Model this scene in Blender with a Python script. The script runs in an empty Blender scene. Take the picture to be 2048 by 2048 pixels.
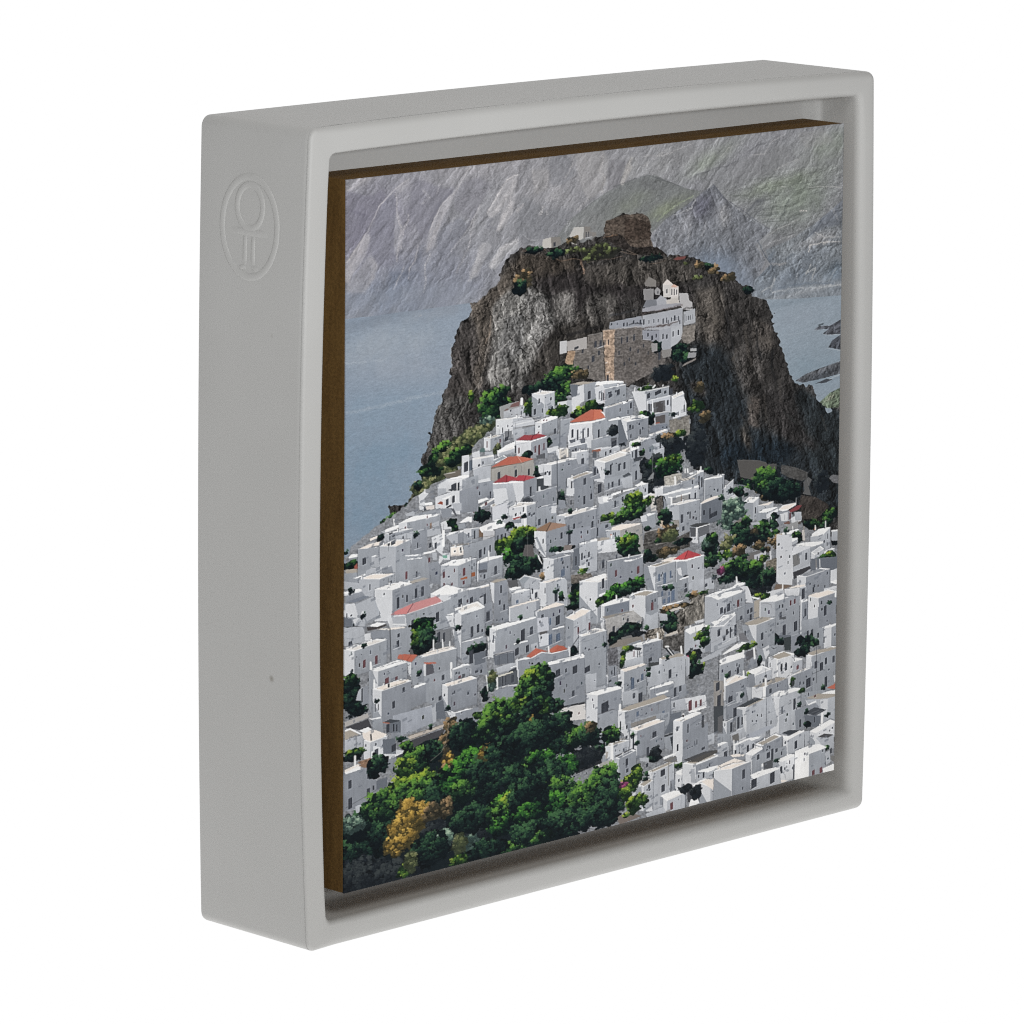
import bpy, bmesh, math
import numpy as np

# A small white plaster tray frame (20 cm) holding a floating brown fibreboard panel with a
# printed panorama of a white hill town. It stands on a white floor with an added glow.
K = 0.2                                              # metres per frame width

CW, CH = 1000, 1400
PAL = {'w':(211,212,214),'v':(240,239,237),'g':(152,156,162),'d':(122,128,138),'r':(224,219,213),'o':(170,162,151),
       'c':(177,180,185),'k':(58,61,68),'m':(98,64,68),'n':(88,100,118),'t':(184,106,88),'u':(152,70,75),'y':(198,140,139),
       's':(128,121,113),'x':(48,54,60),'q':(106,111,119),'e':(236,226,216),'h':(140,144,151),'b':(140,112,92)}
LEAF = {'g':((14,27,28),(44,78,46),(92,136,58)),'y':((24,42,30),(66,100,44),(138,160,58)),'d':((13,22,27),(26,48,42),(56,90,60)),
        's':((48,64,62),(96,122,106),(156,178,154)),'o':((50,48,40),(104,90,66),(160,130,94)),'h':((56,64,48),(90,98,64),(136,136,96)),
        'x':((25,31,37),(36,42,47),(54,60,62)),'v':((40,41,37),(80,88,54),(124,138,86)),'a':((66,60,38),(140,112,54),(196,160,78)),
        'p':((70,40,60),(130,60,100),(190,90,140)),'f':((12,25,27),(36,76,42),(80,140,52))}

class Print:
    """Paints the panorama of the hill town printed on the panel, in sRGB 0..255."""
    def __init__(s, seed=3):
        s.rng = np.random.default_rng(seed)
        s.im = np.full((CH, CW, 3), 140.0)
        s.Y, s.X = np.mgrid[0:CH, 0:CW].astype(np.float32)
        s.Y += .5; s.X += .5
        s.clip = None; s.jag = 0.0; s.last = None
        s.tab = s.rng.random((512, 512)).astype(np.float32)
        s.wob = [s.noise(s.X, s.Y, 7, 7), s.noise(s.X + 777, s.Y + 99, 7, 7)]
        s.grain = s.rng.normal(0, 1, (CH, CW)).astype(np.float32)
        s.cloud = s.noise(s.X, s.Y, 22, 34) * .6 + s.noise(s.X + 50, s.Y, 6, 10) * .4
    def noise(s, x, y, sx, sy):                     # smooth lattice noise, -1..1
        u = x / sx; v = y / sy
        iu = np.floor(u).astype(np.int32); iv = np.floor(v).astype(np.int32)
        fu = u - iu; fv = v - iv
        fu = fu * fu * (3 - 2 * fu); fv = fv * fv * (3 - 2 * fv)
        t = s.tab
        a = t[iv & 511, iu & 511]; b = t[iv & 511, (iu + 1) & 511]
        c = t[(iv + 1) & 511, iu & 511]; d = t[(iv + 1) & 511, (iu + 1) & 511]
        return ((a * (1 - fu) + b * fu) * (1 - fv) + (c * (1 - fu) + d * fu) * fv) * 2 - 1
    def box(s, x0, y0, x1, y1, pad=2):
        return (max(0, int(x0) - pad), max(0, int(y0) - pad), min(CW, int(x1) + pad + 1), min(CH, int(y1) + pad + 1))
    def inside(s, pts):
        P = np.array(pts, np.float32).reshape(-1, 2)
        a, b, c, d = s.box(P[:, 0].min(), P[:, 1].min(), P[:, 0].max(), P[:, 1].max(), 2 + int(s.jag * 2))
        if c <= a or d <= b: return None
        X = s.X[b:d, a:c]; Y = s.Y[b:d, a:c]
        if s.jag:
            X = X + s.wob[0][b:d, a:c] * s.jag * 1.6; Y = Y + s.wob[1][b:d, a:c] * s.jag * 1.6
        m = np.zeros(X.shape, bool)
        n = len(P)
        for i in range(n):
            x0, y0 = P[i]; x1, y1 = P[(i + 1) % n]
            if y0 == y1: continue
            m ^= ((y0 > Y) != (y1 > Y)) & (X < (x1 - x0) * (Y - y0) / (y1 - y0) + x0)
        if s.clip is not None: m &= s.clip[b:d, a:c]
        return (a, b, c, d), m
    def fill(s, col, pts, tex=.022, alpha=1.0):
        r = s.inside(pts)
        if r is None: return
        (a, b, c, d), m = r
        s.last = r
        k = 1 + tex * (s.cloud[b:d, a:c] + .45 * s.grain[b:d, a:c])
        C = np.array(col, np.float32) * k[..., None]
        reg = s.im[b:d, a:c]
        reg[m] = reg[m] * (1 - alpha) + C[m] * alpha
    def blob(s, col, x, y, rx, ry, ang, al):
        R = 2.2 * max(rx, ry)
        a, b, c, d = s.box(x - R, y - R, x + R, y + R)
        if c <= a or d <= b: return
        th = math.radians(ang); X = s.X[b:d, a:c] - x; Y = s.Y[b:d, a:c] - y
        u = (X * math.cos(th) + Y * math.sin(th)) / rx; v = (-X * math.sin(th) + Y * math.cos(th)) / ry
        w = np.exp(-(u * u + v * v) * 1.1 + .55 * s.cloud[b:d, a:c]) * al
        w = np.clip(w, 0, al)
        if s.clip is not None: w = w * s.clip[b:d, a:c]
        reg = s.im[b:d, a:c]
        reg += (np.array(col, np.float32) - reg) * w[..., None]
    def soft(s, col, al, feather, pts):             # feathered patch
        P = np.array(pts, np.float32).reshape(-1, 2); f = int(max(1, feather))
        a, b, c, d = s.box(P[:, 0].min(), P[:, 1].min(), P[:, 0].max(), P[:, 1].max(), 2 * f + 4)
        if c <= a or d <= b: return
        old, s.clip = s.clip, None
        r = s.inside(pts); s.clip = old
        if r is None: return
        (a2, b2, c2, d2), m = r
        w = np.zeros((d - b, c - a), np.float32)
        w[max(0, b2 - b):b2 - b + m.shape[0], max(0, a2 - a):a2 - a + m.shape[1]] = m
        for ax in (0, 1):
            for _ in range(2):
                cs = np.cumsum(np.pad(w, [(f, f) if q == ax else (0, 0) for q in (0, 1)], mode='edge'), axis=ax)
                n = w.shape[ax]
                hi = np.take(cs, np.arange(n) + 2 * f, axis=ax); lo = np.take(cs, np.maximum(np.arange(n) - 1, 0), axis=ax)
                w = (hi - lo) / (2 * f)
        w = np.clip(w + .55 * s.cloud[b:d, a:c] * w * (1 - np.clip(w, 0, 1)) * 2.5, 0, 1) * al
        if s.clip is not None: w = w * s.clip[b:d, a:c]
        reg = s.im[b:d, a:c]
        reg += (np.array(col, np.float32) - reg) * w[..., None]
    def texture(s, kind, amp, ang, region=None):
        if region is None:
            a, b, c, d = 0, 0, CW, CH; m = s.clip
            ys, xs = np.where(m); a, b, c, d = xs.min(), ys.min(), xs.max() + 1, ys.max() + 1; m = m[b:d, a:c]
        else: (a, b, c, d), m = region
        th = math.radians(ang); X = s.X[b:d, a:c]; Y = s.Y[b:d, a:c]
        u = X * math.cos(th) + Y * math.sin(th); v = -X * math.sin(th) + Y * math.cos(th)
        wu = s.noise(X, Y, 26, 26) * 3 + s.noise(X + 31, Y, 5, 5) * 2.2; wv = s.noise(X + 300, Y, 26, 26) * 3 + s.noise(X + 77, Y, 5, 5) * 2.2
        n = 0
        if kind in ('mtn', 'rock', 'cliff'):        # craggy relief under a low light from the upper left
            S = {'mtn': ((90, 34, .6), (40, 18, .62), (20, 10, .6), (10, 6, .5), (5.5, 3.6, .4), (3.2, 2.4, .28)),
                 'rock': ((44, 26, .7), (22, 14, .7), (12, 8, .66), (7, 5, .56), (4, 3, .44)),
                 'cliff': ((96, 36, .8), (50, 20, .75), (25, 11, .66), (13, 7, .64), (7.5, 5, .6), (4, 3.2, .5))}[kind]
            h = 0
            for q, (sx, sy, k) in enumerate(S):
                h = h + k * sy * (1 - 2 * np.abs(s.noise(u + wu + 57 * q, v + wv, sx, sy)))
            gy, gx = np.gradient(h)
            n = -(gx * .85 + gy * .5)
            n = n / (n.std() + 1e-6)
            n = np.clip(n, -2.4, 2.4) * .62 + .25 * s.noise(u, v, 5, 2.2) + .16 * s.grain[b:d, a:c]
            if kind == 'cliff': n = n - .9 * np.clip(s.noise(u + wu, v + wv, 30, 9) - .2, 0, 1) - .8 * np.clip(s.noise(u + wu + 70, v + wv, 7, 4) - .35, 0, 1)
        elif kind == 'crack':                      # thin joints and pale ledges, mostly upright
            n = np.zeros_like(X)
            for q, (sx, sy, th2) in enumerate(((46, 8, .045), (24, 6, .06), (13, 5, .075))):
                r1 = np.abs(s.noise(u + wu * 1.4 + 40 * q, v + wv * 1.4, sx, sy)); r2 = np.abs(s.noise(u + wu * 1.4 + 40 * q + 190, v + wv * 1.4, sx, sy))
                n = n - 1.2 * np.clip(1.3 - r1 / th2, 0, 1) * (s.noise(X + 9 * q, Y, 20, 20) > -.05)
                n = n + .55 * np.clip(1.2 - r2 / th2, 0, 1) * (s.noise(X + 99, Y + 9 * q, 16, 16) > .12)
            n = n + .6 * s.noise(X, Y, 2.4, 2.4) * s.cloud[b:d, a:c]
        elif kind == 'sea':
            n = s.noise(u, v, 9, 2.2) * .5 + s.noise(u + 40, v, 4, 1.6) * .7 + .25 * s.grain[b:d, a:c]
        elif kind == 'fine':
            n = s.noise(u, v, 6, 2.4) * .8 + .5 * s.grain[b:d, a:c]
        elif kind == 'terrace':
            n = s.noise(u + wu, v + wv, 34, 4) * .8 + s.noise(u, v, 12, 2.5) * .6 + .3 * s.grain[b:d, a:c]
        elif kind == 'stone':
            n = s.noise(u, v, 4, 3) * .8 + s.noise(u, v, 2, 2) * .7 + .4 * s.cloud[b:d, a:c]
        reg = s.im[b:d, a:c]
        k = np.clip(1 + amp * n, .25, 2.2)[..., None]
        reg[m] = (reg * k)[m]
    def stroke(s, col, w, al, pts):
        P = np.array(pts, np.float32).reshape(-1, 2)
        for i in range(len(P) - 1):
            x0, y0 = P[i]; x1, y1 = P[i + 1]
            a, b, c, d = s.box(min(x0, x1) - w, min(y0, y1) - w, max(x0, x1) + w, max(y0, y1) + w, 4)
            if c <= a or d <= b: continue
            X = s.X[b:d, a:c] + s.wob[0][b:d, a:c] * min(w, 4) * .5; Y = s.Y[b:d, a:c] + s.wob[1][b:d, a:c] * min(w, 4) * .5
            L2 = (x1 - x0) ** 2 + (y1 - y0) ** 2 + 1e-6
            t = np.clip(((X - x0) * (x1 - x0) + (Y - y0) * (y1 - y0)) / L2, 0, 1)
            D = np.hypot(X - x0 - t * (x1 - x0), Y - y0 - t * (y1 - y0))
            q = np.clip((w * .5 + .5 - D), 0, 1) if w < 4 else np.clip(1.3 * (1 - D / (w * .62)), 0, 1)
            q = q * al * np.clip(.75 + .5 * s.grain[b:d, a:c] * (w > 2.2) + .5 * s.cloud[b:d, a:c], .1, 1.25)
            if s.clip is not None: q = q * s.clip[b:d, a:c]
            reg = s.im[b:d, a:c]
            reg += (np.array(col, np.float32) - reg) * np.clip(q, 0, 1)[..., None]
    def line(s, col, w, al, pts):                   # clean thin line: cables, rails, ledges
        P = np.array(pts, np.float32).reshape(-1, 2)
        for i in range(len(P) - 1):
            x0, y0 = P[i]; x1, y1 = P[i + 1]
            a, b, c, d = s.box(min(x0, x1) - w, min(y0, y1) - w, max(x0, x1) + w, max(y0, y1) + w, 2)
            if c <= a or d <= b: continue
            X = s.X[b:d, a:c]; Y = s.Y[b:d, a:c]
            L2 = (x1 - x0) ** 2 + (y1 - y0) ** 2 + 1e-6
            t = np.clip(((X - x0) * (x1 - x0) + (Y - y0) * (y1 - y0)) / L2, 0, 1)
            q = np.clip(w * .5 + .5 - np.hypot(X - x0 - t * (x1 - x0), Y - y0 - t * (y1 - y0)), 0, 1) * al
            reg = s.im[b:d, a:c]
            reg += (np.array(col, np.float32) - reg) * q[..., None]
    def bush(s, pal, x, y, rx, ry):
        D, M, L = (np.array(k, np.float32) for k in LEAF[pal])
        a, b, c, d = s.box(x - rx * 1.3, y - ry * 1.3, x + rx * 1.3, y + ry * 1.3)
        if c <= a or d <= b: return
        X = (s.X[b:d, a:c] - x) / rx; Y = (s.Y[b:d, a:c] - y) / ry
        m = np.hypot(X, Y) + .30 * s.wob[0][b:d, a:c] + .22 * s.cloud[b:d, a:c] < .96
        reg = s.im[b:d, a:c]
        k = (1 + .22 * s.wob[1][b:d, a:c] + .12 * s.grain[b:d, a:c])[..., None]
        reg[m] = (D * .85 + M * .15 * np.clip(-Y, 0, 1)[..., None] + 0 * k)[m] * k[m]
        area = math.pi * rx * ry
        nc = max(4, int(area / 46))
        R = s.rng
        th = R.random(nc) * 2 * math.pi; q = np.sqrt(R.random(nc)) * .97
        cx = x + rx * q * np.cos(th); cy = y + ry * q * np.sin(th)
        order = np.argsort(cy + R.normal(0, 2, nc))
        for i in order:
            qi, qj = min(max(int(cy[i]), 0), CH - 1), min(max(int(cx[i]), 0), CW - 1)
            lit = .33 - .6 * (cy[i] - y) / ry - .16 * (cx[i] - x) / rx + .55 * s.cloud[qi, qj] + .25 * s.wob[0][qi, qj] + R.normal(0, .16)
            cr = R.uniform(2.2, 4.2) * (1.35 if area > 1500 else 1)
            for _ in range(int(R.integers(6, 12) * (1.7 if area > 1500 else 1))):
                ox, oy = R.normal(0, .55, 2) * cr
                l = lit - .32 * oy / cr - .14 * ox / cr + R.normal(0, .12)
                l = min(max(l, 0), 1.15)
                col = D + (M - D) * (l / .55) if l < .55 else M + (L - M) * ((l - .55) / .45)
                px, py = cx[i] + ox, cy[i] + oy; r = R.uniform(.7, 1.5)
                x0 = int(px - r); x1 = int(px + r) + 1; y0 = int(py - r * .9); y1 = int(py + r * .9) + 1
                if x0 < 0 or y0 < 0 or x1 > CW or y1 > CH: continue
                s.im[y0:y1, x0:x1] = s.im[y0:y1, x0:x1] * .25 + col * .75
    def house(s, xl, yl, xm, ym, xr, yr, yb, roof='r', left='w', right='g'):
        xb, yk = xl + xr - xm, yl + yr - ym         # far corner of the flat roof
        Q = [(xl, yl), (xm, ym), (xr, yr), (xb, yk)]
        for e in ([xl, yl, xl, yb], [xr, yr, xr, yb], [xl, yl, xb, yk, xr, yr]): s.stroke((78, 82, 90), 3.0, .5, e)
        cx = sum(p[0] for p in Q) / 4; cy = sum(p[1] for p in Q) / 4
        if xl != xm:
            s.fill(PAL['v'], Q)
            f = .80
            s.fill(PAL[roof], [(cx + (p[0] - cx) * f, cy + (p[1] - cy) * f + .6) for p in Q], .05)
            h = s.inside([(xl, yl), (xm, ym), (xm, yb), (xl, yb + (yl - ym) * .8)])
            s.fill(PAL[left], [(xl, yl), (xm, ym), (xm, yb), (xl, yb + (yl - ym) * .8)])
            if xm - xl > 5 and left in 'wv' and s.rng.random() < .45:
                a = s.rng.uniform(.1, .5); b = a + s.rng.uniform(.3, .5); H = yb - ym
                s.fill(PAL['g'], [(xl, yl + a * H), (xm - .6, ym + b * H), (xm - .6, yb), (xl, yb + (yl - ym) * .8)])
            if xm - xl > 8 and yb - ym > 16 and s.rng.random() < .5:
                t = s.rng.uniform(.3, .7); s.window((72, 76, 84), xl + (xm - xl) * t, yl + (ym - yl) * t + (yb - ym) * s.rng.uniform(.2, .45), 2.2, s.rng.uniform(4, 7))
        s.fill(PAL[right], [(xm, ym), (xr, yr), (xr, yb + (yr - ym) * .8), (xm, yb)])
        s.ao(xm, ym, xr, yr, yb)
        s.stroke((92, 96, 102), 4, .35, [xm, yb, xr, yb + (yr - ym) * .8])
        s.line((246, 244, 241), 1.5, .8, [xm, ym, xr, yr])
        if xl != xm: s.line((246, 244, 241), 1.3, .7, [xl, yl, xm, ym])
        R = s.rng; W = xr - xm; H = yb - ym
        if W > 14 and H > 12:                       # drain pipes, stains, vents, chimneys
            for _ in range(int(R.integers(0, 3))):
                t = R.random(); x = xm + W * t; y = ym + (yr - ym) * t
                s.line((140, 143, 150), .7, .5, [x, y + 2, x, y + H * R.uniform(.25, .7)])
            for _ in range(int(R.integers(0, 3))):
                t = R.random(); x = xm + W * t; y = ym + (yr - ym) * t + H * R.uniform(.08, .3)
                s.fill((92, 94, 100), [x, y, x + 1.6, y - .3, x + 1.6, y + 1.6, x, y + 2])
            if W * H > 500 and R.random() < .7:       # small extra openings
                for _ in range(int(R.integers(1, 5))):
                    t = R.uniform(.12, .85); x = xm + W * t; y = ym + (yr - ym) * t + H * R.uniform(.2, .6); q = R.uniform(2.2, 3.6); hh = R.uniform(3.5, 7)
                    s.window((74, 78, 86), x, y, q, hh)
            if xl != xm and R.random() < .6:
                t = R.uniform(.1, .9); x = xl + W * t; y = yl + (yr - ym) * t + 2
                s.fill((238, 237, 235), [x, y - 6, x + 2, y - 6, x + 2, y + 1, x, y + 1]); s.fill((150, 153, 160), [x + 2, y - 6, x + 3.4, y - 6.4, x + 3.4, y + .4, x + 2, y + 1])
                s.line((96, 92, 90), 1.2, .8, [x, y - 6.4, x + 3, y - 6.6])
            if xl != xm and R.random() < .4:
                t = R.uniform(.2, .9); x = xb + (xr - xb) * t; y = yk + (yr - yk) * t + 1
                s.line((110, 112, 116), .6, .7, [x, y, x + R.uniform(-1, 1), y - R.uniform(7, 14)])
    def ao(s, x0, y0, x1, y1, yb):                  # printed tone: walls grow duller towards their foot, with stains
        r = s.last
        if r is None: return
        (a, b, c, d), m = r
        t = np.clip((s.Y[b:d, a:c] - y0) / max(yb - y0, 4), 0, 1)
        k = 1.03 - .07 * t + .026 * s.noise(s.X[b:d, a:c], s.Y[b:d, a:c], 3, 30) + .03 * s.cloud[b:d, a:c]
        reg = s.im[b:d, a:c]; reg[m] = (reg * k[..., None])[m]
    def window(s, col, x, y, w, h):
        w = max(w, 1.6); h = max(h, 1.6)
        x0, x1, y0, y1 = x - w / 2, x + w / 2, y - h / 2, y + h / 2
        sl = w * .16
        a, b, c, d = s.box(x0 - 1, y0 - 1, x1 + 1, y1 + 1)
        if c - a < 1 or d - b < 1: return
        loc = np.minimum(s.im[b:d, a:c].mean((0, 1)) * 1.12 + 4, 250)
        s.fill(loc, [(x0 - .8, y0 - .8 + sl), (x1 + .9, y0 - .9 - sl), (x1 + .9, y1 + .9 - sl), (x0 - .8, y1 + 1.1 + sl)], alpha=.35)
        s.fill(col, [(x0, y0 + sl), (x1, y0 - sl), (x1, y1 - sl), (x0, y1 + sl)], .12)
        if w > 4 and h > 5:
            s.line(tuple(min(255, q * 1.35 + 14) for q in col), .7, .6, [x, y0, x, y1])
        s.line(np.minimum(loc * 1.06, 250), .8, .6, [x0 - 1, y1 + 1.2 + sl, x1 + 1, y1 + 1.2 - sl])
        if h > 11 and s.rng.random() < .3:          # iron balcony
            s.line((216, 217, 220), 1.4, .8, [x0 - 5, y1 + 1 + sl * 2, x1 + 5, y1 + 1 - sl * 2])
            for q in (0, 5): s.line((96, 100, 108), .7, .65, [x0 - 5, y1 - q + sl * 2, x1 + 5, y1 - q - sl * 2])
            for i in range(5):
                xx = x0 - 5 + (w + 10) * i / 4
                s.line((100, 104, 112), .6, .5, [xx, y1 - 5, xx, y1])
    def clutter(s, n, pts):                         # the small openings, ledges, cables and shadows every lane is full of
        old, s.clip, s.jag = s.clip, None, 0
        (a, b, c, d), m = s.inside(pts)
        R = s.rng
        for i in range(n):
            x = R.uniform(a, c - 1); y = R.uniform(b, d - 1)
            if not m[int(y) - b, int(x) - a]: continue
            x0, y0 = int(x) - 5, int(y) - 7
            if x0 < 0 or y0 < 0 or x0 + 10 > CW or y0 + 14 > CH: continue
            q = s.im[y0:y0 + 14, x0:x0 + 10]; l = q.mean(2); mean = l.mean(); sd = l.std()
            sat = (q.max(2) - q.min(2)).mean()
            if mean < 118 or sat > 24: continue
            k = R.random()
            if sd < 8.5 and k < .55:
                s.window((52 + 20 * R.random(), 56 + 18 * R.random(), 64 + 18 * R.random()) if R.random() < .86 else PAL['m'], x, y, R.uniform(2, 3.4), R.uniform(3.5, 8))
            elif k < .58:
                L = R.uniform(4, 9); h = R.uniform(2, 6)
                s.fill((112, 117, 126), [x, y, x + L, y - L * .3, x + L, y - L * .3 + h, x, y + h], alpha=.55)
            elif k < .64:
                s.line((70, 72, 76), .7, .6, [x, y, x + R.uniform(-.6, .6), y - R.uniform(6, 14)])
            elif sd > 14 and k > .965:
                s.bush('d', x, y, R.uniform(2, 4), R.uniform(2, 4))
        for i in range(26):
            x = R.uniform(a, c); y = R.uniform(b + 60, d - 60); L = R.uniform(30, 90); h = R.uniform(-.3, .1) * L
            xs = np.linspace(0, 1, 9)
            s.line((70, 74, 82), .6, .3, [v for t in xs for v in (x + L * t, y + h * t + 5 * 4 * t * (1 - t))])
        s.clip = old
    def run(s, art):
        def colour(t): return PAL[t] if t in PAL else tuple(float(q) for q in t.split(','))
        for ln in art.split('\n'):
            if not ln or ln[0] == '#': continue
            t = ln.split(); k = t[0]
            if k == 'P': s.fill(colour(t[1]), [float(q) for q in t[2:]])
            elif k == 'w': s.fill(colour(t[1]), [float(q) for q in t[2:]]); s.ao(*[float(q) for q in t[2:6]], max(float(q) for q in t[3::2]))
            elif k == 'B': s.blob(colour(t[1]), *[float(q) for q in t[2:]])
            elif k == 'G': s.soft(colour(t[1]), float(t[2]), float(t[3]), [float(q) for q in t[4:]])
            elif k == 'C': s.clutter(int(t[1]), [float(q) for q in t[2:]])
            elif k == 'M':
                s.clip = None
                if len(t) > 2:
                    (a, b, c, d), m = s.inside([float(q) for q in t[1:]])
                    s.clip = np.zeros((CH, CW), bool); s.clip[b:d, a:c] = m
            elif k == 'N': s.texture(t[1], float(t[2]), float(t[3]))
            elif k == 'T':
                if s.last: s.texture(t[1], float(t[2]), float(t[3]), s.last)
            elif k == 'S': s.stroke(colour(t[1]), float(t[2]), float(t[3]), [float(q) for q in t[4:]])
            elif k == 'l': s.line(colour(t[1]), float(t[2]), float(t[3]), [float(q) for q in t[4:]])
            elif k == 'J': s.jag = float(t[1])
            elif k == 'b': s.bush(t[1], *[float(q) for q in t[2:6]])
            elif k == 'h': s.house(*[float(q) for q in t[1:8]], *t[8:])
            elif k == 'f': s.window(colour(t[1]), *[float(q) for q in t[2:6]])
        return s.finish()
    def finish(s):
        im = s.im
        lum = im.mean(2)
        pad = np.pad(lum, 2, mode='edge')
        bl = sum(pad[2 + j:2 + j + CH, 2 + i:2 + i + CW] for i in (-2, -1, 0, 1, 2) for j in (-2, -1, 0, 1, 2)) / 25
        im += (np.clip(lum - bl, -50, 40) * .55)[..., None]     # the print is crisply sharpened
        im += (s.grain * 2.2)[..., None]
        return np.clip(im, 0, 255)

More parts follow.
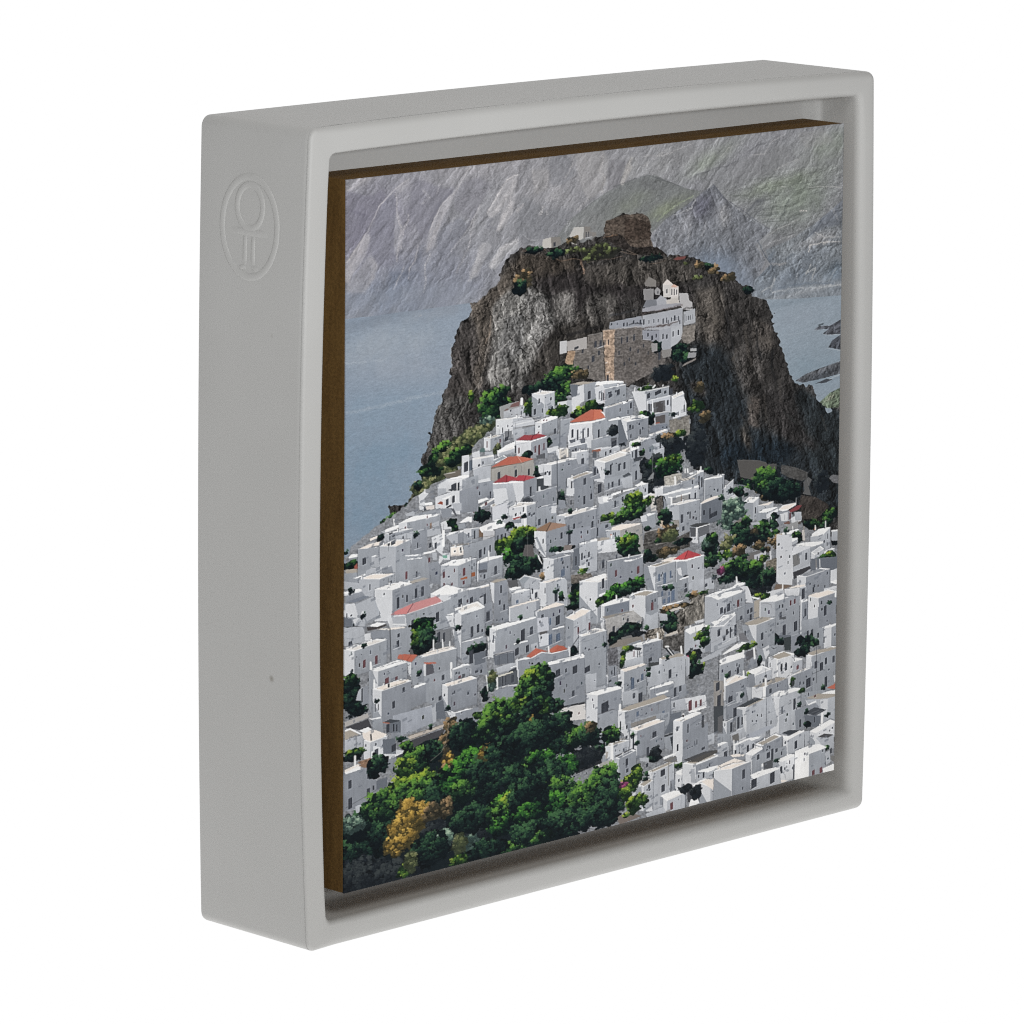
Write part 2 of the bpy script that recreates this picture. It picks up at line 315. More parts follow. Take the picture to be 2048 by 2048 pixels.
# The printed picture, bottom layer first, in print coordinates (1000 x 1400): filled shapes, strokes,
# textures, houses, windows and foliage.
ART = '''
M -12 18 -13 -126 1013 -16 1020 403 800 370 231 286 0 276
P 139,139,143 -13 -126 1013 -16 1021 446 -11 289
B 136,134,145 61 114 101.5 146.1 0 .8
B 116,124,139 99 237 121.1 58.8 0 .9
B 128,130,141 193 221 85.5 69.3 0 .8
B 140,140,144 298 116 87.3 89.9 0 .7
B 158,155,158 20 7 36.5 13.5 -20 .8
B 122,120,132 25 110 27.5 58.2 20 .8
B 164,160,163 249 0 115 39.6 -10 .5
B 150,147,148 435 53 119.6 60.7 0 .5
B 148,148,148 617 34 134.4 41.2 -15 .7
B 140,145,136 711 45 63.2 18.7 -28 .9
B 131,132,133 796 86 96.5 31.5 -25 .7
B 141,143,141 904 78 98.6 53 -15 .6
B 134,141,127 861 115 97.8 16.9 -8 .9
B 129,136,126 905 147 76.8 31.9 -30 .6
B 137,145,131 970 43 44.4 32 -30 .5
B 122,124,125 884 202 120.2 74.3 -10 .7
B 128,129,130 733 130 53 62.6 0 .6
N mtn .10 -55
M 386 178 425 132 475 98 520 75 576 62 597 62 617 75 664 99 691 107 686 124 618 157 588 184 578 234 386 208
P 119,121,121 386 178 425 132 475 98 520 75 576 62 597 62 617 75 664 99 691 107 686 124 618 157 588 184 578 234 386 208
B 124,129,114 618 135 51.8 14.4 -25 .9
B 128,133,118 546 117 51 20.5 -30 .5
B 140,140,140 465 148 40.2 30.5 -30 .6
B 112,113,114 587 81 30.9 14.4 10 .8
N mtn .06 -35
M 578 276 588 194 618 157 670 128 696 110 719 97 733 114 754 141 787 169 841 209 809 235 831 269 800 339 735 298 671 242
P 117,119,124 578 276 588 194 618 157 670 128 696 110 719 97 733 114 754 141 787 169 841 209 809 235 831 269 800 339 735 298 671 242
B 98,98,108 696 141 27.4 27 0 .9
B 150,150,154 660 173 12.5 31.1 20 .6
B 140,141,146 629 200 31.2 41.4 20 .6
B 150,149,150 739 162 14.9 27.2 -10 .6
B 112,122,136 724 275 63.6 41.9 20 .8
N rock .17 60
M 0
M 733 110 861 83 1004 89 1006 240 841 218 765 155
B 130,138,126 895 151 65.7 42.4 0 .7
N terrace .12 -14
M 800 349 810 308 842 281 831 248 885 234 950 200 1005 159 1009 380
P 126,130,134 800 349 810 308 842 281 831 248 885 234 950 200 1005 159 1009 380
B 124,128,136 972 182 44.5 23.5 -35 .9
B 130,146,118 912 190 22 9.6 -20 .8
B 108,116,126 831 290 28.1 31.7 0 .8
B 158,156,156 951 243 44.3 15 -14 .8
B 118,124,132 929 272 66.2 21.4 -20 .7
B 112,120,130 897 315 65.8 23.4 -15 .8
B 96,108,120 985 317 26.8 23.6 0 .7
B 158,158,158 930 347 77.3 6.4 -5 .8
N rock .2 40
M 0
G 124,122,133 .7 3.7 2 24 42 40 67 32 72 47 59 60 47 88 26 103 1 129 1 42
G 127,126,136 .6 4.5 126 15 177 39 203 42 177 64 160 94 152 121 143 140 113 74
G 126,126,137 .6 4.5 86 35 72 51 47 100 44 135 59 176 86 176 93 106
G 132,131,138 .6 4.2 220 30 201 56 203 85 229 106 251 73 270 43 246 26
G 122,124,134 .5 4.2 183 115 212 100 226 120 195 164 171 170 169 134
G 164,162,166 .6 2.4 115 12 91 28 96 36 102 35 114 21
G 168,166,170 .7 2.7 41 108 23 129 1 159 1 200 18 174 34 151 42 123
G 158,157,162 .6 3.1 43 151 58 174 49 199 31 222 3 217 3 203 26 177
G 163,161,165 .7 2.5 203 47 179 68 162 98 154 123 149 158 162 151 171 108 186 79
G 168,166,168 .65 2.5 321 28 302 36 264 98 271 108 295 88 285 135 295 129 313 99 316 45
G 164,163,166 .7 2.5 264 156 248 163 243 191 230 223 245 220 257 189 271 166
G 172,171,172 .6 2.5 322 160 289 172 268 201 278 212 299 184 322 176
G 158,157,162 .6 2.4 92 74 103 104 99 143 93 159 89 141
G 154,152,152 .6 3.6 435 1 491 2 501 25 494 56 483 84 461 96 446 61
G 124,123,127 .6 3.7 502 22 537 26 520 77 503 81
G 166,163,161 .7 1.8 539 32 549 40 531 75 527 71
G 122,123,127 .6 5.4 332 74 375 107 429 114 411 148 340 171 322 136
G 122,123,128 .5 4.3 385 3 421 3 435 41 410 60 385 54
G 154,152,152 .5 3.2 349 24 382 28 378 64 357 72
G 124,124,126 .5 3.7 638 2 683 7 665 35 627 53 627 31
G 128,128,130 .5 3.8 749 60 799 47 877 37 897 62 819 87 761 99
G 150,149,148 .4 3.5 897 12 956 11 977 37 917 41
G 112,114,116 .5 3.5 787 161 812 142 828 145 816 171 801 176
G 104,108,116 .6 3.1 916 233 939 217 959 193 991 185 996 215 959 216
S 186,182,184 2 0.92 115 12 91 28 72 47 59 60 47 88 39 105 23 129 1 161
S 182,178,180 5.5 0.575 34 111 19 139 3 158
S 170,166,168 11.8 0.46 39 117 26 142 8 169 3 196
S 168,165,168 10.3 0.4025 46 160 53 175 48 196 33 222
S 190,186,187 2 0.92 230 2 216 26 203 47 179 68 162 98 154 123
S 172,169,172 8.9 0.46 203 49 186 76 171 106 162 133 152 153
S 180,176,178 3.6 0.69 174 110 162 124 154 148 150 158
S 180,176,178 2.8 0.69 92 36 92 67 96 93 101 104 94 156 93 170
S 176,172,175 3.2 0.69 113 81 114 93 104 113 100 146
S 178,174,176 2.4 0.69 133 144 128 171 117 188 115 209
S 176,173,175 2.4 0.69 106 183 100 199 88 223
S 178,175,176 3.6 0.69 157 165 147 185 147 213 144 238
S 176,173,176 2.4 0.575 195 164 212 145 229 121 250 80
S 172,170,172 9.8 0.4025 250 84 238 111 233 134
S 176,173,175 3.2 0.575 233 134 228 160 216 187 205 209
S 178,176,178 3.3 0.575 230 214 243 191 250 167
S 196,192,192 2.5 0.9775 321 28 302 36 284 63 264 98
S 182,179,180 10.7 0.575 316 41 298 72 281 95 271 104
S 196,192,192 9.9 0.69 309 84 295 111 285 132
S 186,183,184 3.3 0.69 312 34 309 80 311 106
S 198,195,196 9.1 0.6325 322 160 292 172 278 196 271 206
S 186,184,185 9 0.575 257 160 247 188 240 212 230 229
S 172,170,172 5.6 0.46 143 38 153 54 140 63
S 176,172,174 4 0.46 172 31 167 45
S 172,170,172 4.8 0.46 198 99 195 125
S 186,182,182 1.6 0.92 34 2 22 13 2 21
S 108,106,118 6.3 0.575 9 60 34 74 26 89
S 112,111,122 8.1 0.575 194 48 174 67 160 90
S 112,113,124 5.6 0.575 160 97 152 114
S 110,116,130 11.9 0.46 86 194 110 197 135 201
S 118,117,126 4.1 0.575 246 83 227 117 200 153
S 112,116,128 9.6 0.46 140 145 132 175 137 210
S 118,118,126 6.5 0.575 271 112 264 125 281 131
S 178,174,172 4.2 0.575 435 1 428 26 414 46
S 178,174,172 6.7 0.575 491 11 483 40 494 56 488 85
S 184,180,176 6.8 0.69 547 23 539 46 529 73
S 120,118,122 4.2 0.575 512 23 503 49 501 79
S 120,118,122 5.1 0.575 532 29 525 56 516 75
S 176,172,172 4.1 0.575 351 24 355 46 362 69
S 174,171,172 5 0.575 382 35 376 63
S 170,168,169 12.5 0.345 393 78 380 86 402 85
S 182,178,178 6.6 0.69 332 89 322 102
S 186,182,181 6.6 0.69 373 99 366 113
S 178,175,175 5.8 0.575 380 109 382 115
S 176,173,172 5 0.575 461 96 440 113
S 174,171,170 2.6 0.575 574 21 612 25 673 6
S 174,171,170 5.1 0.46 574 39 593 29 621 13
S 92,94,96 2.1 0.69 512 76 556 65 580 61 612 74 650 93
S 158,168,140 3.5 0.69 675 115 632 134 602 156
S 172,172,174 2.5 0.575 429 132 415 158 422 135
S 172,172,174 2.5 0.575 454 128 447 145
S 172,172,174 4.1 0.46 333 152 349 165 367 164
S 170,171,175 3.4 0.46 608 174 595 209
S 168,170,175 3.5 0.46 651 161 632 196
S 90,92,100 2.2 0.69 719 98 734 121 748 135
S 100,102,110 2.2 0.69 752 136 781 159 809 183 840 206
S 176,176,178 3.5 0.69 683 120 672 141 636 150
S 176,175,176 6.1 0.575 742 146 735 158 741 186
S 172,171,173 6.1 0.46 703 173 695 200
S 172,171,173 6.1 0.46 670 175 665 210
S 196,192,188 1.3 0.92 863 119 872 121
S 186,184,180 1.4 0.805 922 129 946 129 974 133 996 136
S 186,182,180 1.3 0.69 848 83 878 71 903 65
S 184,181,180 1.8 0.69 799 45 826 46 842 21 869 9
S 186,182,180 1.3 0.69 733 41 749 24 779 18
S 100,100,104 4.3 0.575 664 82 684 73 703 68 745 61 768 53
S 100,100,104 3.5 0.575 793 37 809 27 826 23
S 88,90,96 7.1 0.575 793 160 812 144 826 143
S 84,88,88 2.2 0.805 881 148 873 161 871 174 862 186
S 92,96,94 1.8 0.69 849 144 840 178 832 192
S 92,96,94 1.8 0.575 896 133 885 145 875 163
S 100,104,100 1.8 0.575 750 122 781 128 820 135 859 136
S 100,104,100 1.8 0.575 812 117 859 117 918 118 958 115
S 104,107,104 1.8 0.46 784 96 839 97 878 94
S 158,162,156 1.8 0.575 820 167 844 168 867 170
S 158,162,156 1.8 0.575 822 181 840 181 865 183
S 158,162,156 1.8 0.575 810 155 840 153 879 158
S 92,96,94 1.3 0.575 812 174 842 176 869 177
S 92,96,94 1.3 0.575 824 189 846 190 868 191
S 92,96,94 1.3 0.575 806 160 836 162 855 160 885 164
S 166,165,162 2.2 0.69 833 219 860 207 903 193
S 208,202,196 2.7 1 905 176 919 177
S 198,194,190 6.4 0.92 958 253 968 250
S 198,194,190 2.3 0.92 996 252 960 249 928 252 926 264
S 186,184,182 2.7 0.69 940 225 960 239 996 242
S 176,176,178 5.4 0.46 965 163 979 184 989 204
S 90,96,106 2.7 0.69 957 198 939 221 916 239
S 88,96,106 7.2 0.575 851 252 841 266
S 92,100,110 5.4 0.575 894 265 877 274
S 174,174,174 4.5 0.575 829 241 860 230 886 226
S 162,158,156 7.1 0.575 843 279 861 284 873 282
S 190,188,184 5.4 0.69 826 336 846 326 850 313 844 335
S 188,186,182 3.6 0.69 931 293 921 311 941 303 933 325
S 178,178,178 2.7 0.69 901 307 899 318
S 182,182,180 2.7 0.575 987 309 971 332
S 200,198,194 4.5 0.805 848 339 901 339 949 344 998 345
S 90,102,116 4.5 0.69 862 332 921 331 981 339
S 90,98,108 2.2 0.69 813 226 831 260 851 290
M -12 18 -13 -126 1013 -16 1020 403 800 370 231 286 0 276
N rock .065 -58
N crack .07 -58
M 0
G 146,152,162 .35 13.2 -7 289 -7 222 99 222 221 225 251 269 231 278 99 282
G 128,138,152 .6 14.6 671 247 756 259 810 319 800 349 735 308 682 269
G 140,148,158 .4 12.8 800 349 821 310 1008 326 1009 380
M -7 270 76 271 155 272 229 272 289 274 292 677 64 763 -5 749
P 136,148,162 -11 231 289 254 293 809 -9 748
B 122,131,143 62 280 101.7 13.7 -8 .9
B 134,141,151 174 282 75.7 15.8 -6 .8
B 150,158,167 81 332 130 44.2 -6 .9
B 149,156,166 128 389 112.6 39.5 0 .7
B 131,147,162 63 457 129.7 49.1 0 .8
B 122,142,159 63 555 139.1 59.1 0 .8
B 119,139,156 45 660 83.3 59.1 0 .8
N sea .045 -8
S 166,174,182 5.7 .5 0 357 35 358 72 360
S 162,171,180 8.5 .5 0 452 44 452 100 446 147 443 185 441
S 176,176,178 2.4 .6 135 284 139 284
S 170,168,172 2.9 .8 138 266 174 264 193 258
S 170,168,172 5.7 .5 27 265 33 237
M 800 353 830 353 909 362 1009 369 1013 661 869 636 801 455
P 144,155,165 800 339 1008 358 1013 661 804 625
B 128,140,150 909 367 99 6.4 -3 .8
B 148,157,167 909 397 66 32.1 0 .6
B 132,147,158 933 518 66.4 53.7 0 .8
N sea .05 -20
M 0
S 176,184,190 1.4 .35 869 433 907 437 923 430
S 176,184,190 1.2 .35 873 445 891 444 907 439
S 172,180,187 0.8 .3 876 477 913 463 951 465
S 172,180,187 0.8 .3 904 514 924 496 943 480
M 939 434 951 427 975 430 999 420 999 451 971 449 959 445 973 436
P 84,86,92 939 434 951 427 975 430 999 420 1003 421 1003 452 971 449 959 445 971 437
N rock .3 20
M 0
M 972 476 981 462 999 453 1003 454 1004 487
P 82,85,92 972 476 981 462 999 453 1003 454 1004 487
N rock .35 20
M 900 536 924 525 960 517 1000 510 1004 511 1005 536 964 541 916 543
P 92,94,98 900 536 924 525 960 517 1000 510 1004 511 1005 536 964 541 916 543
B 64,68,74 964 533 40.4 7.8 -12 .6
N rock .3 20
M 0
P 70,74,80 943 550 969 543 983 546 969 551
P 88,96,102 947 424 959 422 963 425 951 427
S 192,194,194 1 .7 959 445 973 450 1001 452
S 192,194,194 1 .7 969 477 984 482 1002 488
S 192,194,194 1.6 .7 975 545 989 541 1003 538
S 188,188,188 0.8 .6 939 435 953 435
M 952 593 977 575 1001 567 1005 567 1006 615 970 606
P 98,108,92 952 593 977 575 1001 567 1005 567 1006 615 970 606
B 150,146,132 979 585 12.2 3.9 -30 .6
N rock .4 30
M 0
J 3
M 82 647 117 651 121 638 130 617 145 612 144 571 146 557 156 523 168 484 177 463 183 439 191 426 195 409 196 359 204 340 213 313 222 303 232 298 233 276 248 269 261 260 286 238 288 225 297 206 306 187 322 180 346 175 370 182 408 183 423 169 446 178 491 173 494 151 511 142 535 136 570 138 581 148 587 158 589 194 595 209 614 220 623 232 665 238 692 251 717 264 721 272 745 284 767 301 793 322 808 339 832 355 849 384 850 413 863 440 875 469 885 498 885 520 903 541 925 550 943 561 945 577 953 593 969 616 1001 607 1019 1032 83 836
P 58,56,55 80 68 1006 186 1019 1032 83 836
G 92,85,78 .9 8.8 227 280 265 256 298 221 318 198 347 223 299 276 270 352 259 410 237 466 223 434 246 358 241 317
G 122,120,117 .95 6.9 275 282 299 261 333 251 372 277 399 331 400 382 354 405 334 452 300 462 266 436 280 373 275 322
G 124,122,120 .8 7.9 328 270 362 270 387 319 388 370 348 374 348 323
G 108,107,106 .8 5.9 299 316 338 302 334 382 300 416 285 394
G 72,68,66 .9 6.8 198 350 217 314 236 307 246 358 242 407 233 456 194 459 189 429
G 90,88,86 .8 7.8 185 458 228 455 223 514 185 557 157 582 148 560 166 494
G 58,56,55 .7 5.9 228 465 257 450 252 499 223 534 209 521
G 98,102,68 .95 6.8 167 604 195 564 243 527 276 518 277 553 233 586 176 620 129 646 115 644
G 62,56,50 .8 7.9 327 185 436 215 446 257 367 246 318 219
G 46,43,43 .95 9.9 347 238 436 240 578 281 662 298 678 331 610 332 528 299 523 350 428 386 349 399 412 343 402 286
G 58,55,52 .9 8 407 342 487 324 528 350 498 366 428 396 379 449 349 445 358 406
G 90,87,84 .85 6.1 467 290 519 296 520 339 472 352 452 319
G 112,109,106 .85 6 395 282 437 276 439 337 409 343
G 73,69,65 .85 6.1 451 232 578 229 635 237 687 275 672 294 487 273 457 263
G 86,81,76 .9 8.4 688 317 735 308 749 363 739 424 705 431 689 375
G 52,50,49 .9 8.5 748 315 821 352 849 409 866 454 876 509 835 545 802 529 780 473 753 437
G 84,79,75 .9 6.4 806 392 844 406 855 453 834 465 810 446
G 70,67,65 .8 6.4 780 441 828 459 835 513 792 538 770 492
G 38,43,47 .95 12.6 679 425 748 446 781 536 836 630 914 687 1014 726 1016 857 698 732 665 569 653 473
G 28,36,43 .9 10.7 772 640 913 676 870 716 740 687 740 656
G 40,45,48 .95 8.7 900 545 956 586 1013 628 1016 813 936 712 891 629
G 52,50,50 .9 8.6 835 545 901 567 913 633 958 694 891 661 847 611
G 78,72,68 .85 5.4 803 550 824 564 823 628 799 613
G 74,68,64 .8 5.2 674 498 704 513 709 535 680 525
G 84,78,72 .8 5.3 787 611 804 646 807 678 791 654
N cliff .40 76
N crack .42 80
M 0
J 2
S 200,190,180 1.9 .5 290 292 276 313 269 348 262 384 257 410
S 170,150,132 2.6 .5 272 305 269 341 259 361
S 196,192,188 2.3 .6 323 344 308 358 294 372 281 381
S 180,176,170 1.9 .5 259 410 249 436 238 452 219 482 197 518 192 538
S 26,25,26 2.6 .7 248 371 255 393 248 409
S 28,27,28 2.6 .7 263 442 249 483 235 513
S 28,27,28 2.9 .7 212 488 202 508 194 531
S 30,29,30 2.5 .6 196 377 205 389
S 176,170,160 1.6 .5 196 348 196 377 198 404
S 170,166,158 1.6 .5 179 460 168 485 159 515
S 36,34,34 3.2 .6 283 391 280 426 294 440
S 34,33,34 5.2 .6 319 403 324 426 319 451
S 26,26,26 9.8 .6 366 281 398 284
S 40,38,38 7.2 .6 395 327 399 354 410 368
S 30,30,32 8.5 .6 424 365 460 363 491 357
S 180,178,174 2 .5 374 372 365 385 349 394
S 176,174,170 1.9 .4 341 305 334 326 327 339
S 160,158,154 2.6 .4 434 302 413 315
S 160,158,154 3.3 .5 423 289 409 311
S 96,90,84 8.9 .5 788 400 797 457 805 489
S 98,92,86 11.7 .45 824 432 840 444 844 458
S 92,86,80 7.7 .45 773 449 766 467 778 507
S 90,85,80 7 .45 865 531 869 576
S 104,97,90 5.8 .5 798 556 803 588
S 88,83,78 5.8 .45 833 553 838 613
S 92,87,82 5.8 .4 783 590 801 626
S 98,92,85 13.3 .4 711 354 726 385 719 406
S 88,82,77 7.7 .4 737 348 744 387
S 30,31,34 4.6 .5 749 360 754 408 766 448
S 28,30,33 4.7 .5 816 404 816 448 825 476
S 28,30,33 5.9 .5 850 461 848 499 861 540
S 86,82,78 6 .4 958 620 970 655
S 58,62,62 5 .4 689 466 713 516 740 558
S 60,64,64 5 .4 727 461 767 513 806 569
S 56,60,60 5.1 .4 876 600 926 648 967 706
S 20,26,30 4.6 .5 709 534 741 596 768 632
J .7
P 82,73,66 494 152 497 144 511 141 535 137 550 137 572 138 583 147 588 157 589 194 595 209 576 211 548 203 526 174 506 172 494 174
T stone .34 0
P 66,57,51 535 146 557 147 579 157 587 160 588 194 535 187
T stone .34 0
P 46,42,40 495 176 520 174 532 179 550 211 576 207 595 209 614 220 623 232 558 221 539 211 513 195
T cliff .4 30
S 134,106,84 2.6 .7 493 177 511 174 522 175
S 140,118,100 1.3 .7 513 202 536 214 558 221
S 150,132,116 1.1 .7 539 209 563 222
S 150,120,96 1.1 .7 390 202 408 214 433 212 452 218
S 156,130,110 1.1 .7 459 224 484 222 514 223 532 220
S 150,124,104 0.9 .7 586 243 607 245 622 240
S 118,92,76 2.5 .6 333 183 356 185 377 186
S 176,142,118 4.8 .7 448 219 452 234 455 246
P 112,70,66 635 242 644 238 663 238 659 245
J 0
P 186,182,176 372 165 388 163 389 184 370 182
P 128,124,120 388 163 407 164 408 179 397 183 389 184
f k 395 178 4.7 8.1
P 184,181,176 433 149 453 150 452 174 446 176 424 166
P 126,122,118 454 150 466 151 467 174 453 174
P 130,126,122 467 163 478 164 478 172 467 174
f k 457.8 166.7 2.5 11
f k 463.2 166.3 2.5 11.1
P 160,156,150 426 176 437 179 440 185 430 182
b v 466 201 21.8 8.5
b v 472 215 20.1 7.4
b v 502 208 23.8 11.1
b d 397 197 19.7 9.2
b v 433 195 16.3 7.4
b d 356 185 17.8 6.2
b d 591 233 22.4 6.4
b v 488 195 16.5 7.4
b o 431 173 14.5 6.6
b o 692 260 11.4 7.6
b v 687 286 9.5 5.7
b o 721 276 13.4 9.5
b o 752 295 15.4 9.5
b d 710 265 9.6 7.6
b v 666 253 5.7 2.6
b d 795 328 11.7 7.6
S 150,144,138 1.1 .5 360 269 357 274
b o 334 243 16 21.9
b d 328 255 14.2 14.6
P 128,124,120 577 282 586 270 601 280 601 293 579 289
P 138,136,136 575 294 596 296 596 320 576 317
P 150,148,148 598 300 604 294 610 301 609 311 599 309
f k 605.4 305.3 1.9 5.6
P 198,194,190 615 290 624 283 636 292 637 320 616 317
P 214,206,200 615 290 624 281 636 292 626 293
P 204,198,194 632 299 648 299 648 327 632 325
P 206,172,156 631 298 637 293 648 299 641 300
f k 623.7 305.2 3.4 9.4
f k 633.6 308.5 1.9 13.2
f k 639.2 309.3 2.3 13.2
f k 644 310 1.9 11.3
P 120,122,128 581 318 602 319 624 332 624 337 574 332
P 164,165,170 602 321 611 312 624 322 624 334 604 333
P 192,186,180 622 324 634 322 647 322 651 336 624 334
P 178,176,176 649 313 668 316 670 331 677 336 678 353 657 348 651 336
P 156,156,162 573 334 608 331 653 334 653 340 608 343 573 341
P 146,149,156 507 352 572 349 576 373 519 368 506 365
P 166,168,173 574 349 657 345 657 380 608 383 574 377
P 146,148,156 574 379 609 384 609 410 575 398
P 162,164,170 609 383 657 380 658 405 635 427 616 426 609 408
P 178,180,184 633 382 657 381 658 405 643 421 633 427
S 82,72,70 4.9 .85 574 375 608 375 627 375 649 371
S 90,78,76 4.1 .7 572 344 608 342 634 341 655 339
S 60,62,66 5.5 .6 507 339 522 339 559 335
S 54,56,60 3 .7 548 362 563 362 571 365
f k 616.4 366.3 2.6 11.3
f k 623.9 365.2 2.6 11.3
f k 640.8 363.4 2.6 11.3
f k 576.1 362.1 3 11.2
f k 649.3 365.6 1.9 11.3
f k 569.6 361.1 2.6 9.4
f k 535.3 361.6 2.6 7.5
f k 542.7 361.7 2.6 7.5
f k 510.4 356.9 2.6 4.8
f k 616.4 398.2 3 11.3
f k 624.5 399.5 2.3 9.4
f k 638 395.9 3 11.3
f k 648.2 394.6 3 11.3
f k 594.2 397.6 3.4 9.4
P 170,172,176 659 353 678 351 683 350 684 381 659 383
f k 664.5 367.9 1.9 11.3
f k 669 367.6 1.5 9.4
f k 673.2 367.3 1.5 9.5
f k 678.7 366.2 1.5 11.4
f k 661.6 367.5 1.5 17
S 70,68,68 2.3 .8 658 383 684 380
S 60,58,58 3 .7 659 346 678 347 683 339
J .6
P 128,122,116 659 384 683 382 683 416 663 424 654 406
T stone .2 0
P 112,107,103 463 372 493 370 498 473 450 455 432 437 439 400 424 397 461 400
T stone .22 0
P 104,99,96 517 368 539 369 573 372 574 398 591 402 609 427 627 428 617 462 579 475 542 489 516 476
B 90,84,80 586 439 16.8 22.5 0 .6
T stone .22 0
P 164,143,125 493 366 517 368 517 475 509 474 500 474 496 398
T stone .3 0
P 164,139,116 424 398 439 401 431 438 417 420
T stone .2 0
J 0
P 170,166,163 421 378 461 375 461 399 422 398
P 192,191,191 407 376 421 376 421 401 407 402
S 208,206,202 0.9 .8 464 372 493 370
S 204,196,188 0.9 .8 493 366 517 368
S 196,188,180 0.9 .8 519 368 539 368 573 371
S 200,192,184 0.9 .7 424 397 461 399
f k 478.7 392.8 4.4 13
f k 489.3 392.6 4.4 13
f k 474 421.7 5.1 13
f k 497.9 391.5 2.6 11.2
f k 504.9 392.6 2.6 11.2
f k 531.6 392.6 3.7 14.2
f k 543 392.5 3.7 13.4
f k 556.9 391 4.1 13.1
f k 549.7 414.1 3 7.5
f k 547.5 434.7 2.6 6.4
f k 440.5 394.2 9.1 4.8
f k 503.6 466.4 4 13
f k 609.6 434.7 4.9 20.7
S 214,214,216 1.8 .9 500 435 503 434
S 214,214,216 1.3 .8 502 455 508 454
S 220,220,222 0.9 .8 574 398 591 400
b d 650 437 20.8 17
b d 669 452 15.2 11.4
b x 617 473 24.5 17
b d 601 418 7.5 11.3
b d 609 421 5.6 9.4
P 170,170,170 674 432 687 433 687 439 674 438
P 150,150,152 670 440 687 442 685 452 668 451
P 130,124,120 661 462 687 453 685 458 657 467
b o 694 516 11.5 11.4
b y 688 555 17.2 11.4
b o 706 579 13.4 11.4
b y 644 491 7.6 3.8
f k 585.7 389.8 3 7.5
f k 602.6 394.2 2.6 8.3
f k 626.7 369.7 2.3 8.3
f k 634.2 365.2 2.3 8.3
f k 651.3 373.4 2.3 8.3
f k 587.3 363.8 2.2 7.5
f k 596.7 363.3 2.2 8.3
f k 606 363.8 1.9 7.5
f k 522.4 357.7 2.2 5.6
f k 555.6 359 2.2 7.5
f k 453.3 402.7 3.6 8.1
f k 486.2 411.6 3.7 9.3
f k 464.5 437.8 3.3 7.4
f k 526.7 417.9 3 8.2
f k 538 442.1 3 7.5
f k 565.6 420.3 3 8.2
f k 576.7 410.8 3 7.5
f k 560.3 445.7 2.6 6.7
f k 586.2 427.3 2.6 6.8
S 150,146,142 1.5 .6 517 385 573 388
S 92,88,84 1.5 .5 439 415 494 416
S 92,88,84 1.5 .5 519 406 590 409
P 150,148,148 592 409 605 410 605 426 594 427
P 138,135,132 614 426 635 426 633 442 616 443
S 206,206,208 0.9 .7 574 349 657 345
S 206,206,208 0.9 .6 574 378 609 382 657 380
b h 267 533 25.2 18.1
b h 245 556 32.8 20.1
b h 219 573 34.5 18
b h 195 587 32.4 18
b h 169 604 30.4 17.9
b h 146 624 24.6 15.9
b g 200 565 24.8 16
b g 159 592 24.6 13.9
b h 276 513 13.6 22.1
b g 294 494 17.5 26.2
b h 233 538 17.3 14
b g 273 480 22.8 29.1
b g 294 461 17.6 16.4
b s 265 509 14 12.7
b y 235 459 7 10.9
b h 249 538 22.7 18.2
b h 220 547 27.8 16.3
b g 183 548 13.8 10.8
b g 170 563 12 16.2
b h 194 571 22.5 16.3
b g 208 570 13.9 12.7
b g 230 563 13.9 9.1
b h 263 529 10.5 10.9
b g 165 576 11 15.5
b g 182 550 8.6 11.6
b h 183 579 13.5 11.6
b g 200 581 12.4 14.2
b g 222 566 9.9 7.8
b h 166 619 18.4 10.3
b h 151 627 11 6.4
b d 136 619 7.3 11.6
b d 122 655 12.2 7.7
b h 144 636 7.3 7.7
b g 156 650 9.8 11.6
b g 163 658 6.1 5.2
b g 93 674 13.3 10.3
b h 103 669 8.5 6.4
b y 118 668 9.7 3.3
b g 77 680 9.6 7.7
b d 66 692 7.2 6.4
b d 62 700 7.2 6.4
b d 69 708 6 6.4
b g 39 711 7.2 7.7
b d 21 726 4.8 5.1
P 86,84,82 776 684 790 685 824 693 839 700 842 706 841 715 861 726 813 733 784 721
P 80,79,78 842 704 861 706 863 709 864 733 855 729 842 715
P 78,77,76 871 710 903 722 918 730 931 738 929 751 918 754 889 741 872 729
T stone .18 0
S 120,118,116 0.8 .6 776 683 824 693 839 700
P 92,92,92 921 757 924 775 920 782 939 789 933 768 940 755 932 748
S 130,130,132 1.1 .6 935 735 928 739 930 756 935 768
P 64,59,56 916 784 947 793 976 814 980 824 962 835 948 843 919 835 913 806
T cliff .25 20
P 104,104,106 977 757 987 753 1002 757 1002 775 987 770
T stone .2 0
b x 961 765 18.8 23.8
b x 866 722 5.7 18
b d 875 752 12.8 11.1
b d 794 748 16.8 22.1
b g 836 733 26.8 23.5
b g 832 752 16.9 12.5
b g 798 749 11.2 9.7
b g 802 758 8.4 5.5
b o 815 763 4.2 5
b g 980 838 16 14.1
b g 977 850 10.2 9.8
b g 941 855 18.7 12.6
b d 969 861 11.6 8.4
b d 927 851 8.6 8.4
J 2
P 134,136,140 0 740 9 720 36 698 64 681 101 663 129 641 167 620 200 605 229 585 243 557 276 533 301 509 340 494 379 485 419 481 469 485 529 489 591 494 643 524 673 571 676 623 687 688 741 714 784 738 871 797 938 863 1017 901 1030 1695 -7 1411
T stone .16 0
J 0
b g 408 444 27.1 18.4
b g 436 444 20 11.1
b g 410 477 23.5 20.3
b d 385 462 25.1 16.6
b d 351 465 17.8 11
b g 409 495 10.8 11.1
b o 450 450 16.4 9.3
b d 352 500 12.5 18.4
b y 346 501 8.9 11
P q 428 466 445 467 445 496 432 494
P o 428 466 454 465 481 470 479 475 450 471
P w 444 473 456 471 457 505 433 516 443 490
w g 456 471 481 470 482 509 457 506
f k 466.9 494.7 5.5 16.7
S 70,74,80 1.5 .7 458 507 480 505
P w 478 481 498 478 498 516 482 515
